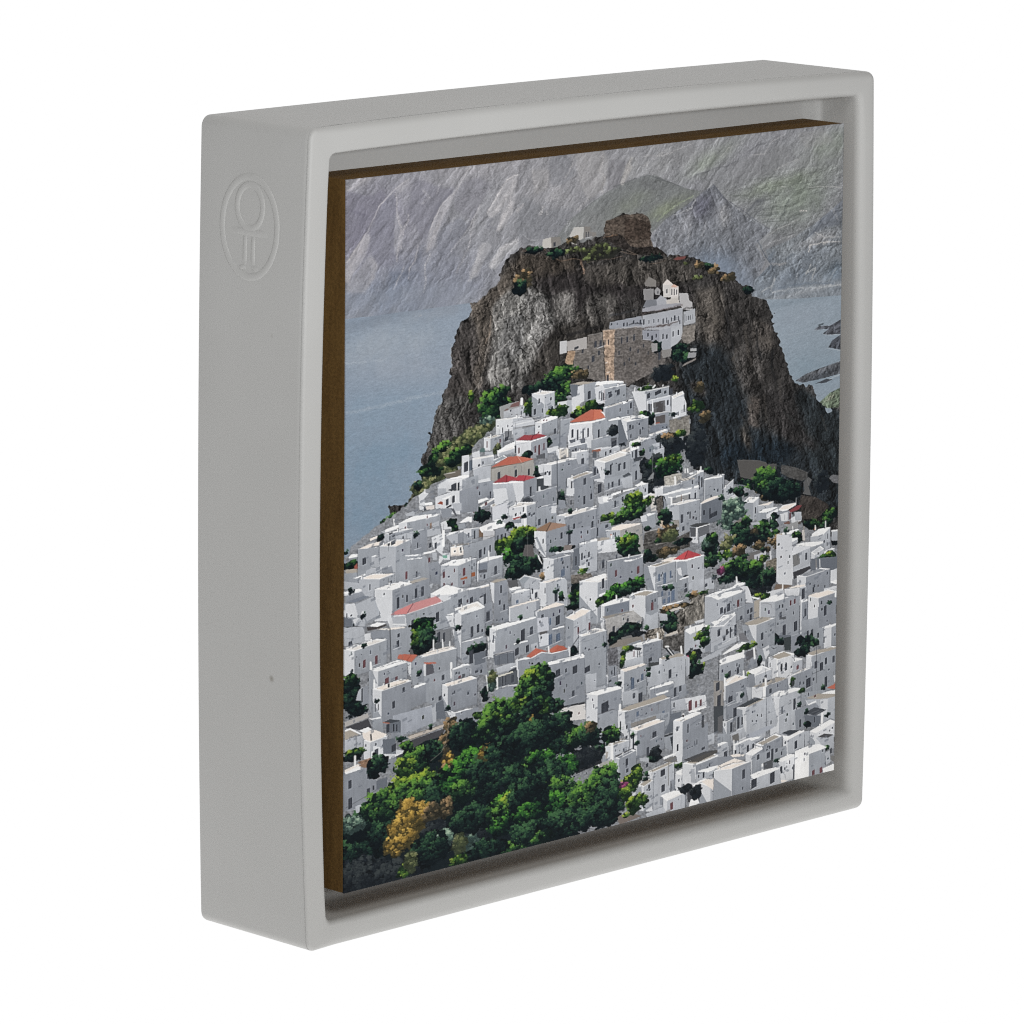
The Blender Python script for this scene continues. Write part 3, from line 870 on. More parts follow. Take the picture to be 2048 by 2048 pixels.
P v 481 470 511 472 536 477 537 482 496 480 479 477
P 176,180,186 494 478 535 480 535 486 498 486
h 498 486 499 487 541 485 525 r w g
f k 509.1 500.8 5.5 11.9
f k 526 498.9 5.2 11.6
f k 537.7 506.5 3.3 4.1
f k 487 499 2.6 16.8
f k 492.6 501.8 2.2 16.8
f k 496.2 502.4 2.2 14.9
l 104,60,64 0.9 .7 497 491 497 514
h 353 473 378 479 398 476 524 r w c
f k 367.5 490.1 2.5 9.9
f k 390.8 489.4 3.2 6.3
f k 359.1 510.8 3.2 11.8
f k 374 510.5 2.2 9.2
f k 392.4 510.9 5 11.1
P w 404 499 431 499 433 525 405 520
w c 422 498 432 499 440 526 422 523
P w 432 494 444 492 447 515 433 525
S 70,74,80 2.2 .6 451 507 443 518 436 524
l v 1.5 .9 451 506 442 519 435 524
b y 404 518 19.8 12.9
b y 454 527 20.1 11.1
b y 473 517 12.8 11.2
b g 444 531 14.6 7.4
b d 491 524 7.3 7.5
h 496 525 500 527 556 519 560 o c h
f k 552 530.1 4 12.1
f k 545.9 543.1 2.1 8
f k 539.7 521.4 11.9 3.2
P v 534 520 542 520 545 524 536 525
w c 554 504 583 505 584 550 569 548
b y 582 500 17.4 4.6
h 583 504 583 506 630 504 553 r w g
P w 554 504 583 505 584 549 569 546
S v 1.6 .9 555 503 583 505 606 504 630 503
l v 1.9 .9 559 502 560 495
l v 2.7 .9 572 501 572 497
l v 3.5 .9 597 501 601 497
l v 2.7 .9 617 501 618 499
f k 588.2 516.1 5.4 10.7
f k 622.3 514.3 4.6 6.7
f k 634.4 515.7 8.1 13.5
f k 607.5 512.6 12.1 8.1
w 190,193,199 585 526 633 522 634 567 587 559
P 98,98,100 598 532 622 531 623 554 599 554
P 78,76,78 604 534 618 532 618 555 605 554
f k 589.1 541.7 3.5 17.5
f k 593.8 541.8 2.9 16.1
f k 628.2 536.9 3.5 10.8
S v 2.1 .9 586 527 596 526 633 524
l v 1.6 .9 586 528 587 549
l v 1.6 .9 596 528 597 554
w h 595 557 632 556 633 583 602 580
P 88,84,84 603 562 623 561 623 578 604 577
S 214,210,204 1.3 .9 596 555 632 556
l v 1.6 .8 601 559 602 580
l 200,90,60 1.6 .8 604 576 611 576
h 636 525 639 531 662 524 568 r w c
P w 639 531 662 530 667 545 667 570 639 574
f k 662.6 554.8 2.7 14.9
f k 650.1 564.2 2.7 8.1
P 126,122,116 631 574 674 571 675 609 667 616 634 602
T stone .2 0
S 180,176,168 2.2 .6 658 578 661 590 660 601
S 170,166,160 2.2 .6 670 581 672 598
P d 594 580 628 581 629 597 590 594
h 588 597 594 600 629 594 608 r c g
f k 626.5 587.8 2.2 4.1
f k 617.8 587 4 2.7
b x 625 631 40.5 21.6
b x 614 620 26.9 17.6
b o 634 607 21.6 8.1
b y 653 607 13.6 6.8
b x 632 637 24.3 17.6
b x 689 639 21.9 40.8
b x 641 623 21.7 13.5
b g 580 555 14.7 9.4
b d 591 565 10.7 12.1
h 506 552 509 555 531 553 593 r c h
P v 508 552 559 551 565 555 543 558 508 555
h 531 556 544 563 588 560 601 r w h
P w 531 556 544 562 546 601 540 590
P v 544 562 588 562 588 559 559 557 543 558
P d 548 559 561 558 585 560 567 561
f k 550.9 574 4 8
f k 571.6 588.4 3.7 11.3
f k 552.1 593.7 2.9 8
f k 556.8 575.1 3.2 6.7
S 52,54,60 1.9 .8 547 580 558 579
l v 3.5 .95 574 559 575 554
P q 526 556 532 556 545 600 543 612 527 609
w g 504 555 509 555 527 555 527 591 505 586
f k 513.8 566.3 2.6 8
b x 517 575 9.2 10.7
b x 533 600 7.9 9.4
w w 423 547 474 550 475 605 426 591
w g 474 550 503 547 506 586 476 586
P t 426 544 471 525 478 526 475 548
P 200,118,96 478 526 492 529 500 546 475 548
l 170,84,66 0.9 .8 477 526 475 548
l 120,60,50 0.8 .6 426 544 474 549 500 546
P v 423 546 475 549 500 547 500 550 475 553 423 549
P v 488 531 498 536 500 546 495 537
f k 433.9 567.9 3.3 17.1
f k 444.3 572.4 3.3 22.3
f k 455.2 574.4 3.3 24.2
f k 465.4 571.5 3.3 18.6
f k 486.9 577.1 4 17.2
f k 513.4 566.8 3 7.5
l 206,208,212 1.5 .8 431 556 437 557
l 206,208,212 1.5 .8 441 558 447 559
l 206,208,212 1.5 .8 452 559 458 560
l 206,208,212 1.5 .8 462 560 469 561
w h 475 588 526 580 527 614 476 605
S v 1.5 .9 476 588 526 581
P 92,94,100 512 591 524 591 524 606 513 606
b x 517 577 11.1 9.4
P 100,104,112 428 580 440 580 440 586 430 587
P 100,104,112 449 582 460 582 460 591 451 591
P q 526 556 547 604 527 605
b d 290 478 17.6 16.9
b g 270 485 20 24.7
b s 265 510 13.8 10.4
P 150,150,150 290 489 309 485 331 484 332 498 328 521 292 515
P 120,92,90 309 494 314 487 330 484 328 494
P 120,100,96 299 499 303 495 308 495 306 499
w 176,178,182 298 500 328 496 332 515 298 515
P c 328 496 337 493 340 494 340 518 331 516
l v 5.2 .95 333 480 333 491
f k 334 498.5 1.8 5.2
f k 333.2 510.2 2.3 11.8
f k 311.3 500.6 3.3 3.9
f k 314.2 508.6 2 2.6
b y 345 499 7.6 14.4
h 283 514 290 516 335 517 545 o w c
P w 283 515 316 518 316 549 283 543
S v 1.5 .9 284 514 316 515 335 513
f k 286.9 527 1.5 4.4
f k 295.8 537 2.5 11
f k 314.7 531.8 2.5 2.6
P 196,198,202 316 522 354 522 362 536 341 536 318 535
S 84,86,90 0.8 .7 315 524 335 522 351 524 372 523
S v 1.3 .8 336 521 370 522
S v 1.5 .9 316 531 341 529 371 528
S 110,104,100 1.3 .7 318 538 335 537 359 538
P w 298 539 315 537 315 561 300 561
P 120,122,126 300 540 313 541 315 561 300 559
f k 308.4 545.1 1.8 17
f k 313.5 549.9 1.8 18.3
f k 303.5 556 6.3 7.8
w c 315 540 338 541 338 565 319 565
w g 338 541 359 539 362 556 338 554
h 360 532 373 535 404 529 563 r w g
P v 371 528 391 525 404 527 404 531 373 537
f m 376.3 530.6 2.6 2.6
f m 382.7 531.5 2.6 2.6
f k 399 556.9 4.6 10.6
f k 394 573.2 1.8 7.9
f k 402.4 581.2 2.1 7.9
P h 382 565 408 564 422 566 422 593 385 585
w g 409 536 430 537 426 570 409 569
S v 1.2 .8 409 536 430 536
l 80,84,88 1.3 .8 409 532 409 590
h 260 546 273 549 297 547 574 o w g
f m 265.8 560.4 2.3 13
f m 291.5 557.8 3.5 7.8
b h 287 573 8.8 11.7
P 90,112,110 252 569 256 566 262 567 262 575 252 573
P w 237 572 252 570 253 584 239 583
P c 262 575 276 576 279 584 262 581
h 286 576 290 581 321 577 590 r w c
P v 290 576 304 568 321 564 321 573 291 580
b g 388 576 5.1 7.9
w w 322 564 352 569 353 604 324 595
w g 352 569 383 565 385 610 355 603
P u 321 562 338 554 355 557 352 567
P 162,70,76 355 557 368 557 383 563 352 567
l 90,30,40 1.8 .8 366 556 356 558 352 567
P v 321 562 352 568 383 564 383 566 352 571 323 566
f m 328.5 583.9 2.3 11.8
f m 360.2 586.9 3.3 14.5
f m 368.2 589.7 3.8 21.1
f m 377.4 584.7 3.3 14.5
f m 366.7 553.9 2.6 3.2
P 92,94,98 362 600 380 598 380 609 364 607
b d 344 595 10.2 9.2
P w 384 589 406 588 406 603 385 599
h 238 583 239 586 280 586 603 r w c
w w 239 586 255 587 255 602 239 603
f k 251.1 599.4 3.7 4.7
f k 321.3 580 2.8 15.7
P 60,70,82 226 586 238 587 238 607 226 607
l 180,186,192 0.8 .7 231 587 231 607
l 180,186,192 0.8 .7 235 588 235 607
P v 279 593 299 588 306 593 282 602
P 150,156,162 279 596 296 589 304 593 281 600
w c 240 603 274 604 279 636 241 631
S v 1.3 .9 239 606 261 602 276 602
P s 274 609 357 605 360 642 317 635 274 637
T stone .06 0
P 172,168,162 275 612 357 607 359 638 275 634
w 158,155,150 275 613 357 608 360 642 275 637
P 180,102,86 274 608 306 593 325 594 333 609
P 190,110,92 325 594 358 606 334 609
l 90,72,66 0.9 .8 274 609 334 610 358 606
l 220,180,160 0.8 .8 325 594 334 609
f k 289.4 627.2 4.3 14.4
f k 322.4 628.6 4.6 14.4
f k 347.8 630.7 3.6 13.1
b d 365 634 6.4 11.9
P w 366 620 378 619 378 637 368 637
w h 241 635 279 635 279 674 245 665
P w 240 631 271 628 274 635 243 635
w c 278 641 304 644 304 687 279 682
w c 304 644 317 645 325 696 304 692
P w 316 646 338 650 339 676 326 696 322 674
w h 338 649 363 644 368 702 339 696
P u 278 640 303 628 306 630 305 643
P 166,70,77 306 630 323 637 315 642 305 643
P 174,72,80 315 642 329 634 342 636 338 647
P 180,80,86 342 636 362 644 338 647
l 100,30,40 1.3 .7 305 630 305 643
l 100,30,40 1.3 .7 343 637 339 647
P v 278 640 305 644 316 643 338 648 338 650 316 647 305 646 278 643
f k 288.3 668.1 2.8 20.9
f k 273.7 662.8 3 14.4
f k 252.4 656.2 3.5 7.8
f k 240.4 646.2 2.5 13
f k 236.3 654.5 2.2 14.3
f k 351.9 670.8 4.6 19.8
f k 381.9 690.9 3.3 10.6
f k 231.6 630.2 2 5.2
P v 363 645 388 643 392 648 365 648
P 66,70,74 364 648 387 650 388 672 364 673
P w 367 664 371 664 372 675 367 675
w h 362 674 403 668 403 708 363 706
S v 1.6 .9 363 674 403 670
h 402 598 408 594 426 595 618 o w e
P 206,200,192 408 597 424 597 424 618 410 618
P 120,118,116 411 613 421 611 423 618 411 618
w w 426 592 463 592 464 600 428 598
w h 428 595 463 593 465 606 432 605
S v 1.6 .9 428 594 463 592
f k 435.5 603 2.6 4
f k 441.3 601.3 4.4 5.3
f k 423.8 592.9 2.3 5.3
h 432 606 443 608 467 607 639 r w c
f k 455.2 629 6.5 14.6
f k 432 637.4 3.9 3.4
f k 439.7 636.8 2.6 4
S v 1.8 .9 433 606 445 607 467 607
h 378 620 393 624 443 620 667 r w h
S v 2.1 .9 393 623 419 621 443 619
f k 381.1 639.4 3.3 6.6
f k 389.2 640.8 4.6 7.9
f k 413.4 662.5 2.6 5.3
w h 406 629 467 635 467 659 406 680
S 196,198,202 1.1 .7 437 642 467 635
l 70,74,80 1.6 .8 404 608 405 682
h 423 658 437 662 478 654 696 o w h
w h 437 662 478 655 478 736 439 720
f k 433.6 672.8 3.4 15.9
f k 459.5 670.3 5.5 13.3
f k 422.9 666.9 1.8 18.6
f k 432.6 708.4 2.9 9.3
f k 446.6 707.7 1.8 5.3
f k 458.6 708.7 3.9 17.3
f k 472.9 704 3.4 12
P w 423 679 439 680 439 692 423 691
S 226,228,230 1 .9 423 691 439 691
P 52,58,62 405 681 418 682 424 712 404 708
b d 413 694 7.8 9.3
P h 407 698 421 702 422 718 407 717
P 62,66,72 334 692 337 683 348 679 357 689 358 697
S 200,204,208 0.8 .7 337 684 348 681 357 693
h 248 684 249 687 283 672 692 r w h
P v 229 667 242 670 267 667 270 671 248 677
P c 229 675 237 673 248 677 248 692 229 692
f m 233.7 677.4 3 7.8
f m 241.1 686.6 3 13
f m 265 679.4 3.5 6.5
h 274 684 276 689 299 681 710 o c h
P 205,206,210 277 689 309 684 310 713 278 715
l 90,90,94 1.8 .7 276 688 276 714
P w 279 653 304 655 309 684 282 685
b d 258 703 16.3 11.7
b d 252 689 2 3.9
h 310 696 345 702 363 694 737 r w h
P w 310 696 345 696 347 736 311 725
f k 338.3 705.1 2.8 9.2
f k 323.4 712.7 3.6 5.8
w h 363 706 403 703 403 745 363 738
S v 1.3 .9 363 706 391 705 403 705
f k 396.5 719.5 6.4 10.6
f k 369.4 705.7 6.4 2.1
P w 393 709 404 708 404 714 393 714
h 549 606 570 610 592 604 639 r w h
P v 549 604 567 608 592 605 594 603 570 605
w h 570 611 602 607 618 648 590 649 570 628
w c 597 618 613 617 622 630 621 651 602 650
f k 578.7 626.5 2.9 8.1
f k 609 644.7 2.2 2.2
f k 613.5 623.9 2.7 12.2
P 120,128,134 589 624 598 620 602 629 591 633
b g 563 614 8 4.8
b g 575 632 6.7 5.4
w g 472 588 511 589 512 609 472 607
P w 475 607 488 606 527 609 530 615 488 614
w c 488 611 530 612 530 629 489 626
f k 501.6 620.8 3.2 8.8
f k 511 617.8 3.2 6.7
f k 518.1 603.1 9.2 12
P 150,100,84 474 609 491 609 491 614 474 614
P 88,92,98 475 611 483 613 483 626 475 625
P v 483 629 518 630 549 615 551 625 528 630 500 637
P w 518 619 524 620 524 633 518 632
P e 524 621 550 617 551 625 528 629
h 479 631 500 639 553 629 680 r w g
f k 512.1 655.4 4.7 21.4
f k 529.2 653.8 4.2 14.7
f k 540.2 652.5 4 14.8
f k 492.3 654.5 2.6 13.4
f k 547.4 682.6 2.7 4.8
w g 553 625 569 619 572 685 555 690
P v 553 619 569 617 570 622 554 625
f k 556.1 632.6 2.7 12.1
f k 563.2 632.5 4.8 17.5
f k 563.9 676.9 4 18.8
P 66,70,76 558 641 574 640 574 647 560 649
P h 475 641 488 646 491 670 475 670
f k 479.2 653.4 5.2 16
f k 485.8 651.9 3.1 13.3
P w 480 634 492 646 499 685 494 673
w g 498 673 556 669 558 701 501 696
f k 508.4 688.8 2.9 13.4
f k 516.1 686.9 3.7 12.1
f k 529.5 685.3 3.4 13.4
f k 490.1 690 7.9 18.7
P 80,84,90 536 673 549 668 555 674 540 677
w c 533 678 556 677 557 701 538 698
b x 586 661 16.1 17.5
b x 595 689 21.5 18.9
b x 608 651 13.5 12.2
b x 622 689 27 19
b f 635 670 28.4 25.7
b y 639 658 20.3 12.2
b g 619 669 10.8 13.5
b g 590 660 8 6.7
l 130,130,128 1.3 .7 598 643 598 717
P 130,132,134 588 691 595 681 601 677 600 690
b d 684 706 8.2 8.2
b d 717 695 8.3 8.2
P 110,104,96 183 605 205 603 216 600 216 616 190 615
P w 218 575 232 575 232 616 218 614
f k 226 598.2 7.5 19.5
S v 1 .9 185 605 205 605
P v 188 616 219 614 232 615 232 624 193 622
w c 171 624 190 616 190 642 173 647
P w 170 625 175 624 188 618 188 634 173 632
w w 188 616 219 619 219 647 188 642
w g 219 621 250 619 250 652 219 647
f k 202.7 634.1 9.9 13
f k 212.2 633.9 3.7 14.3
P 66,70,76 193 637 214 639 214 643 193 640
l v 1.5 .95 209 625 209 641
S v 1.3 .9 193 621 220 622 225 624
w w 168 648 193 644 215 644 215 691 178 684 168 669
w h 214 644 250 639 250 692 215 688
P v 179 654 198 649 199 650 192 657
f k 190.5 662.2 5.7 12.9
f k 202.6 658.6 4.5 14.3
f k 194.2 671.3 9.9 3.9
P 150,80,64 172 661 178 658 182 660 182 666 173 662
P w 136 638 146 633 155 638 147 647 148 661 138 659
l v 2 .9 148 629 148 637
P 214,206,200 150 663 166 663 166 671 151 670
P v 147 656 162 656 163 662 149 661
P 70,74,82 139 661 146 661 152 671 141 670
P w 137 659 146 662 146 671 138 667
P g 128 675 163 673 178 671 178 682 127 678
P v 111 682 127 678 146 679 176 682 177 685 149 686 115 687
P c 111 671 127 668 130 671 128 677 113 675
h 99 687 115 687 178 685 715 w c g
P v 99 687 115 681 145 679 176 682 178 685 149 687 115 688
P w 99 688 115 687 115 710 99 702
f m 111.5 698.4 3.9 5.7
f m 152.9 700.2 2 4.6
f m 152.8 684.7 2.5 5.2
f b 159.4 703.4 3.2 11.6
P c 161 700 175 696 175 706 164 707
P h 178 673 200 675 199 693 181 692
P c 199 666 218 669 218 684 203 683
P 92,94,100 198 677 203 677 210 694 207 694
P w 178 701 194 697 201 717 181 715
b g 201 705 8.7 9.1
b g 206 716 7.4 7.8
P g 212 710 225 710 226 721 212 720
P v 212 708 229 699 238 700 238 711
P w 69 699 98 691 100 697 71 702
P v 65 697 88 691 99 690 99 696 71 700
h 71 702 81 704 125 702 724 w c h
f k 84.6 704 6.8 3.1
f k 82.8 712.9 2.4 7.7
f k 89.4 710.3 4.4 2.6
l v 2.5 .9 90 677 91 689
S 176,180,186 2.5 .8 93 706 114 705
w c 93 711 126 708 151 707 152 743 94 732
w h 125 710 153 709 153 756 122 758
P c 153 710 178 712 179 723 153 724
w w 161 727 181 723 184 750 181 766 164 746
f k 135.1 737.3 2.7 11.6
f k 158.6 742 4.2 9.1
f k 169.2 745.4 4.4 11.6
f k 107.4 716.4 2.7 5.1
P v 181 715 186 716 186 750 181 749
P v 185 724 233 724 233 728 191 730
P c 188 730 211 726 211 748 203 750
w h 211 729 233 725 233 749 211 748
P o 201 750 233 752 233 759 201 756
h 197 753 198 754 229 756 773 o w e
b d 0 726 2.4 2.5
P e 45 707 58 704 62 707 47 712
b d 65 708 6 6.4
h 719 709 721 711 749 709 775 r c g
f k 736.9 737.2 2.2 12.3
f k 741.3 736.6 2.8 12.3
f k 746 734.1 2.2 9.6
f k 743.9 745.3 11.1 5.5
h 748 738 749 738 769 723 781 o c c
f k 758.9 748.1 1.9 9.6
f k 762.1 744.6 1.9 16.5
f k 765.5 745.2 1.9 12.4
P w 759 761 776 753 777 772 761 772
b d 787 735 8.4 11
P q 770 735 783 736 802 744 783 740
b d 781 752 11.2 11
b o 840 773 11.3 9.7
b d 861 763 28.3 22.2
b d 890 771 25.6 22.3
h 791 775 812 780 824 771 821 r g c
P v 792 774 814 771 824 770 824 773 811 780 791 778
f k 817.6 797.7 2.5 13.8
h 822 789 825 789 856 786 823 e c c
P e 825 789 834 787 856 786 846 792
w g 818 803 841 807 843 837 820 824
P v 823 804 834 799 862 799 866 801 842 807
w w 841 812 866 803 868 838 843 837
f k 844.7 825 2.8 9.7
f k 849.6 823.8 2.3 11.1
f k 854.5 822.7 2.3 11.1
P v 866 807 877 798 906 798 906 803 882 813
P e 869 806 879 800 905 799 890 809
w h 862 810 895 812 898 831 865 841
P w 871 816 888 815 889 834 874 832
b d 858 818 8.5 9.7
P 128,66,70 890 813 909 805 919 806 912 814 895 817
f m 893.2 824.6 3.4 13.9
w w 895 830 918 821 918 840 897 842
w c 902 818 918 820 919 838 905 837
P 84,78,74 895 842 918 840 918 846 899 845
l v 1.1 .8 906 788 906 798
b g 754 795 27.7 15.1
b s 768 780 26.4 17.9
b s 753 803 19.4 16.5
b s 782 795 16.7 13.8
b s 761 821 12.5 8.3
P 120,116,110 772 815 792 807 803 821 809 842 773 834
b g 795 820 12.6 12.4
b d 778 838 16.7 19.3
b h 762 852 15.3 15.2
b d 795 855 28 19.4
b g 831 838 18.3 15.3
b d 837 855 19.8 13.9
b d 857 837 11.3 11.1
b g 861 853 12.8 8.3
b o 815 841 8.4 6.9
P c 806 822 826 824 827 830 810 828
h 871 858 873 861 913 858 873 w c c
P v 871 858 891 856 913 858 903 864 873 861
b g 907 868 12.9 8.4
b d 916 879 10 7
P 150,150,150 885 843 911 838 911 853 888 854
P 120,90,80 879 836 891 835 894 841 881 840
l v 2 .8 899 848 900 859
l 160,150,140 2 .8 924 853 924 884
P 196,190,184 920 860 925 860 927 884 921 882
b o 867 872 21.3 11.1
b o 877 883 17.1 8.4
b o 784 878 19.6 12.4
b o 824 876 12.7 8.3
b o 843 887 9.9 6.9
b h 755 861 16.7 8.3
h 939 878 966 879 983 866 934 r c c
P v 941 873 953 867 980 865 983 866 967 878 943 877
f k 976.9 884.1 2 11.3
f k 976.4 901.6 2 8.4
P 176,120,96 946 864 948 859 950 858 950 865 947 866
l v 2.9 .9 972 851 972 864
l v 2.8 .9 949 856 950 865
b d 1000 896 11.7 12.7
P v 985 873 1002 874 1002 879 986 879
w c 986 876 1002 878 1002 899 986 896
P c 886 880 910 875 911 884 886 893
P v 886 879 893 873 910 874 911 878 889 884
P v 883 898 894 892 920 887 966 893 969 898 920 902 875 902
w g 939 903 969 897 969 912 941 909
h 865 900 899 909 939 900 961 r w c
P 214,215,218 868 899 899 892 939 898 939 902 899 908
f k 897.5 899.9 3.7 5.6
f k 891 923 10 26.6
f k 930.3 918.3 4.3 15.4
P 120,120,120 900 911 915 908 916 932 902 936
l v 2 .9 898 909 900 961
P 200,120,70 882 931 889 930 889 937 883 937
h 941 912 949 919 969 909 931 w w c
f k 956.5 917.9 2.9 5.6
h 969 916 975 919 993 914 936 w w c
b y 978 929 18.9 12.7
b g 967 931 13 9.9
b d 978 941 13.1 8.5
P q 941 926 1002 933 1002 974 941 961
l 150,144,138 2.3 .8 952 930 953 952
l v 2 .8 960 931 961 951
b d 793 894 11.2 8.3
b y 755 881 11.1 11
b g 741 881 6.9 9.6
P 190,190,196 815 890 841 886 844 918 818 913
P 110,108,108 803 887 824 885 841 885 827 892 810 894
P 110,106,104 800 892 815 893 817 912 804 910
f k 822.8 902.3 3.4 11.1
f k 843.6 901 2.5 15.3
f k 848.6 900.6 2.5 15.3
P 202,202,204 849 891 853 890 854 911 850 911
P 110,104,94 841 912 865 908 866 950 844 945
T stone .3 0
b d 779 918 27.9 16.6
b g 779 907 22.3 16.6
b g 760 909 13.9 12.4
b p 745 910 8.3 6.9
b g 816 922 18.3 18
b d 808 938 28.1 11.1
b y 835 905 8.5 8.3
l 60,58,56 1.7 .7 836 899 836 940
b x 588 707 16.1 17.5
P 204,198,192 592 721 605 722 606 758 596 758
h 567 700 568 701 589 698 737 r c c
P v 561 698 572 694 576 691 580 695 589 698 567 700
f k 583.2 711.5 2.7 7.6
f k 600 737.6 1.9 3.2
w g 489 722 515 719 560 703 568 702 571 743 516 754 489 747
P v 513 706 536 703 560 702 567 702 564 704 538 707 515 711
P w 486 708 502 707 517 710 517 721 493 723 488 720
P v 496 710 514 711 515 719 498 720
f k 506.8 718 2.1 2.7
f k 510.7 718.1 2.1 2.7
f k 522.3 728.3 4.2 13.4
f k 537.2 721 4 10.7
f k 506.6 706.6 3.4 4
f k 535.3 704.6 3.2 5.4
P v 571 717 582 723 595 719 605 726 594 722 582 727
b y 560 727 24 16.2
b y 589 735 9.4 9.5
b g 558 748 29.3 13.5
b g 550 758 29.3 12.1
b y 506 753 17.2 8
b g 524 765 13.2 8.1
P 168,164,156 622 690 653 689 659 690 660 714 623 710
T stone .2 0
h 657 706 658 708 705 693 768 r c g
P v 674 693 689 690 705 692 705 695 676 696
f k 695.1 713.3 3 23.2
f k 701.3 716.5 3 21.8
f k 681.5 712.8 3.3 8.2
P 196,190,182 650 700 684 703 688 707 662 707
l 70,72,76 0.8 .8 654 701 662 707
l 70,72,76 0.8 .8 662 701 669 707
l 70,72,76 0.8 .8 670 702 677 707
w g 661 707 673 708 673 724 661 723
l v 4.1 .9 645 696 646 710
l v 2.4 .9 666 682 666 690
l v 3 .9 671 683 672 691
l v 3.3 .9 699 684 699 692
h 706 711 709 713 745 711 791 r c g
P v 709 710 745 711 745 714 710 713
w w 603 713 619 711 621 729 605 736
w g 619 714 658 712 660 723 621 727
S v 2.4 .9 604 713 619 711 658 711
l v 2.7 .9 618 710 619 715
w c 617 729 658 723 695 721 696 750 632 752 630 751 624 742
P v 617 727 660 722 669 725 695 721 695 726 665 727 625 730
P v 631 734 641 736 679 733 678 736 645 739 632 737
P 150,150,150 638 739 675 738 675 754 639 750
l v 3.5 .95 638 738 638 751
l 110,80,66 1.1 .8 659 736 659 751
f k 675.7 743.7 3 13.6
f k 688 741.9 4.1 12.3
f k 688.3 732.5 1.4 1.9
b x 614 742 10.8 14.9
P 92,88,84 606 736 619 729 621 769 609 764
T stone .3 0
P h 621 731 630 751 640 784 623 774
h 630 751 654 755 698 752 829 r w g
P c 631 752 654 755 655 787 642 786
f k 677.6 781.5 3.8 15
f k 660.6 785.7 4.4 17.7
f k 663.6 806.6 5.5 9.5
h 699 760 701 762 744 754 809 o c q
P e 700 760 709 755 729 751 744 752 724 757 703 762
f k 706.9 781.6 3.8 10.9
f k 719.3 784.7 2.8 20.5
f k 726.3 790.1 16.6 9.6
P 70,72,74 676 804 691 801 718 805 720 807 694 811
P v 692 810 720 807 720 809 694 812
P 88,90,94 677 807 691 811 691 830 680 828
P 104,106,110 694 812 718 809 719 831 697 831
l v 3.6 .9 692 811 692 839
P w 676 827 694 830 695 844 683 840
P c 697 831 718 827 710 840 699 844
b d 624 775 16.2 16.3
b d 647 793 8.1 8.2
P 150,146,140 640 786 654 786 655 802 649 800
P g 574 765 588 761 605 763 605 793 583 794 577 779
P w 574 764 586 763 588 776 576 776
P v 586 761 605 762 605 764 589 767
b d 589 792 6.7 5.4
P 84,82,80 583 800 617 798 634 828 677 815 678 848 637 853 597 864 578 847
T stone .3 0
S 190,184,176 1.3 .9 583 800 617 796 617 784
S 190,184,176 1.3 .9 590 823 606 822 607 829 633 829
S 180,174,166 1.1 .8 645 826 649 817 670 813
P 196,180,162 612 780 621 782 619 795 616 795
b o 632 809 21.7 17.7
b h 637 816 17.6 13.6
b g 612 822 5.4 4.1
b d 661 833 16.3 8.2
b o 634 848 21.7 9.5
b o 623 854 10.8 5.4
b g 601 857 8.1 8.1
b d 587 849 13.4 12.2
b d 723 855 19.3 24.7
b s 717 844 13.8 11
b g 726 839 12.4 11
b d 725 883 16.6 16.5
b y 714 890 6.9 9.6
h 500 779 533 784 577 780 814 r c o
P e 501 778 534 773 576 778 574 779 533 785
w 156,154,152 534 785 577 780 582 847 535 838
f k 544.5 789.6 3.2 4.6
f k 522.7 792 2.9 9.4
P 200,110,80 513 789 516 790 516 793 513 793
l v 2.7 .9 515 792 515 798
w h 484 769 496 763 514 766 515 780 503 779 506 795 484 791
f k 486.7 779 2.4 18.7
f k 505 771.2 5.3 6.7
w h 468 730 490 729 491 769 469 769
f k 477.6 761.2 3.9 14.7
P v 468 727 484 724 484 728 468 731
w w 469 798 532 801 534 828 469 822
P o 469 791 498 793 513 796 510 799 469 799
b f 549 818 24 22.9
b y 545 811 18.6 12.1
b d 556 838 20 10.8
w g 363 710 403 707 404 742 363 746
f k 383.2 737.1 4.6 9.3
f k 369.7 736.5 5.1 13.2
f k 396.5 719.2 7.2 10.6
P w 393 709 403 710 403 724 393 724
h 403 730 421 736 484 730 821 r c h
P c 403 730 420 734 421 748 403 744
f k 428.5 759.8 3.6 11.2
f k 439.1 758.5 3.6 10.6
f k 455.2 765.6 2.9 8.8
f k 430 782.6 5.7 21.3
f k 476.1 761.7 3.4 13.4
P 150,154,162 431 764 472 764 473 804 433 797
h 310 697 345 698 362 697 746 r w g
f k 338.3 704.8 2.5 10
f k 323.2 712.4 3.8 5.8
P 164,76,74 316 719 331 718 334 720 320 722
P h 314 722 334 723 334 741 315 738
P w 320 730 335 731 337 742 321 740
l v 3.1 .9 341 697 341 741
w c 278 715 300 712 317 713 315 731 292 729
P v 277 716 300 714 311 715 310 718 282 718
P v 248 726 272 720 295 719 307 730 305 732 282 734 267 735
w h 283 736 307 732 308 772 284 775
f k 288.5 753.5 3.8 11.8
f k 296.1 752.4 3.3 11.8
f k 303.7 751.3 2.5 10.5
h 222 722 237 724 251 725 753 w w g
f k 243.9 737 3 17
f k 232.1 738.5 1.7 5.2
P 120,100,84 252 729 259 730 260 745 252 745
P v 252 725 271 725 280 736 267 735 257 736
w 196,196,198 260 733 282 737 282 748 260 752
S 90,84,80 1 .7 237 745 260 745 282 746
l 80,82,86 0.8 .7 283 736 284 788
w g 246 753 282 750 284 788 247 788
f k 262.7 773.9 3.5 14.4
f k 273.3 771.5 3 14.4
f k 254.8 778.2 5 17
f k 240.6 777.3 4.5 14.4
w g 222 755 246 754 247 794 222 789
b y 338 757 29.3 18.4
b y 308 766 17.7 14.5
b y 292 773 10.1 14.4
b f 314 793 19 17.1
b y 353 754 11.5 9.2
b g 311 732 7.6 6.6
b d 333 779 17.8 17.1
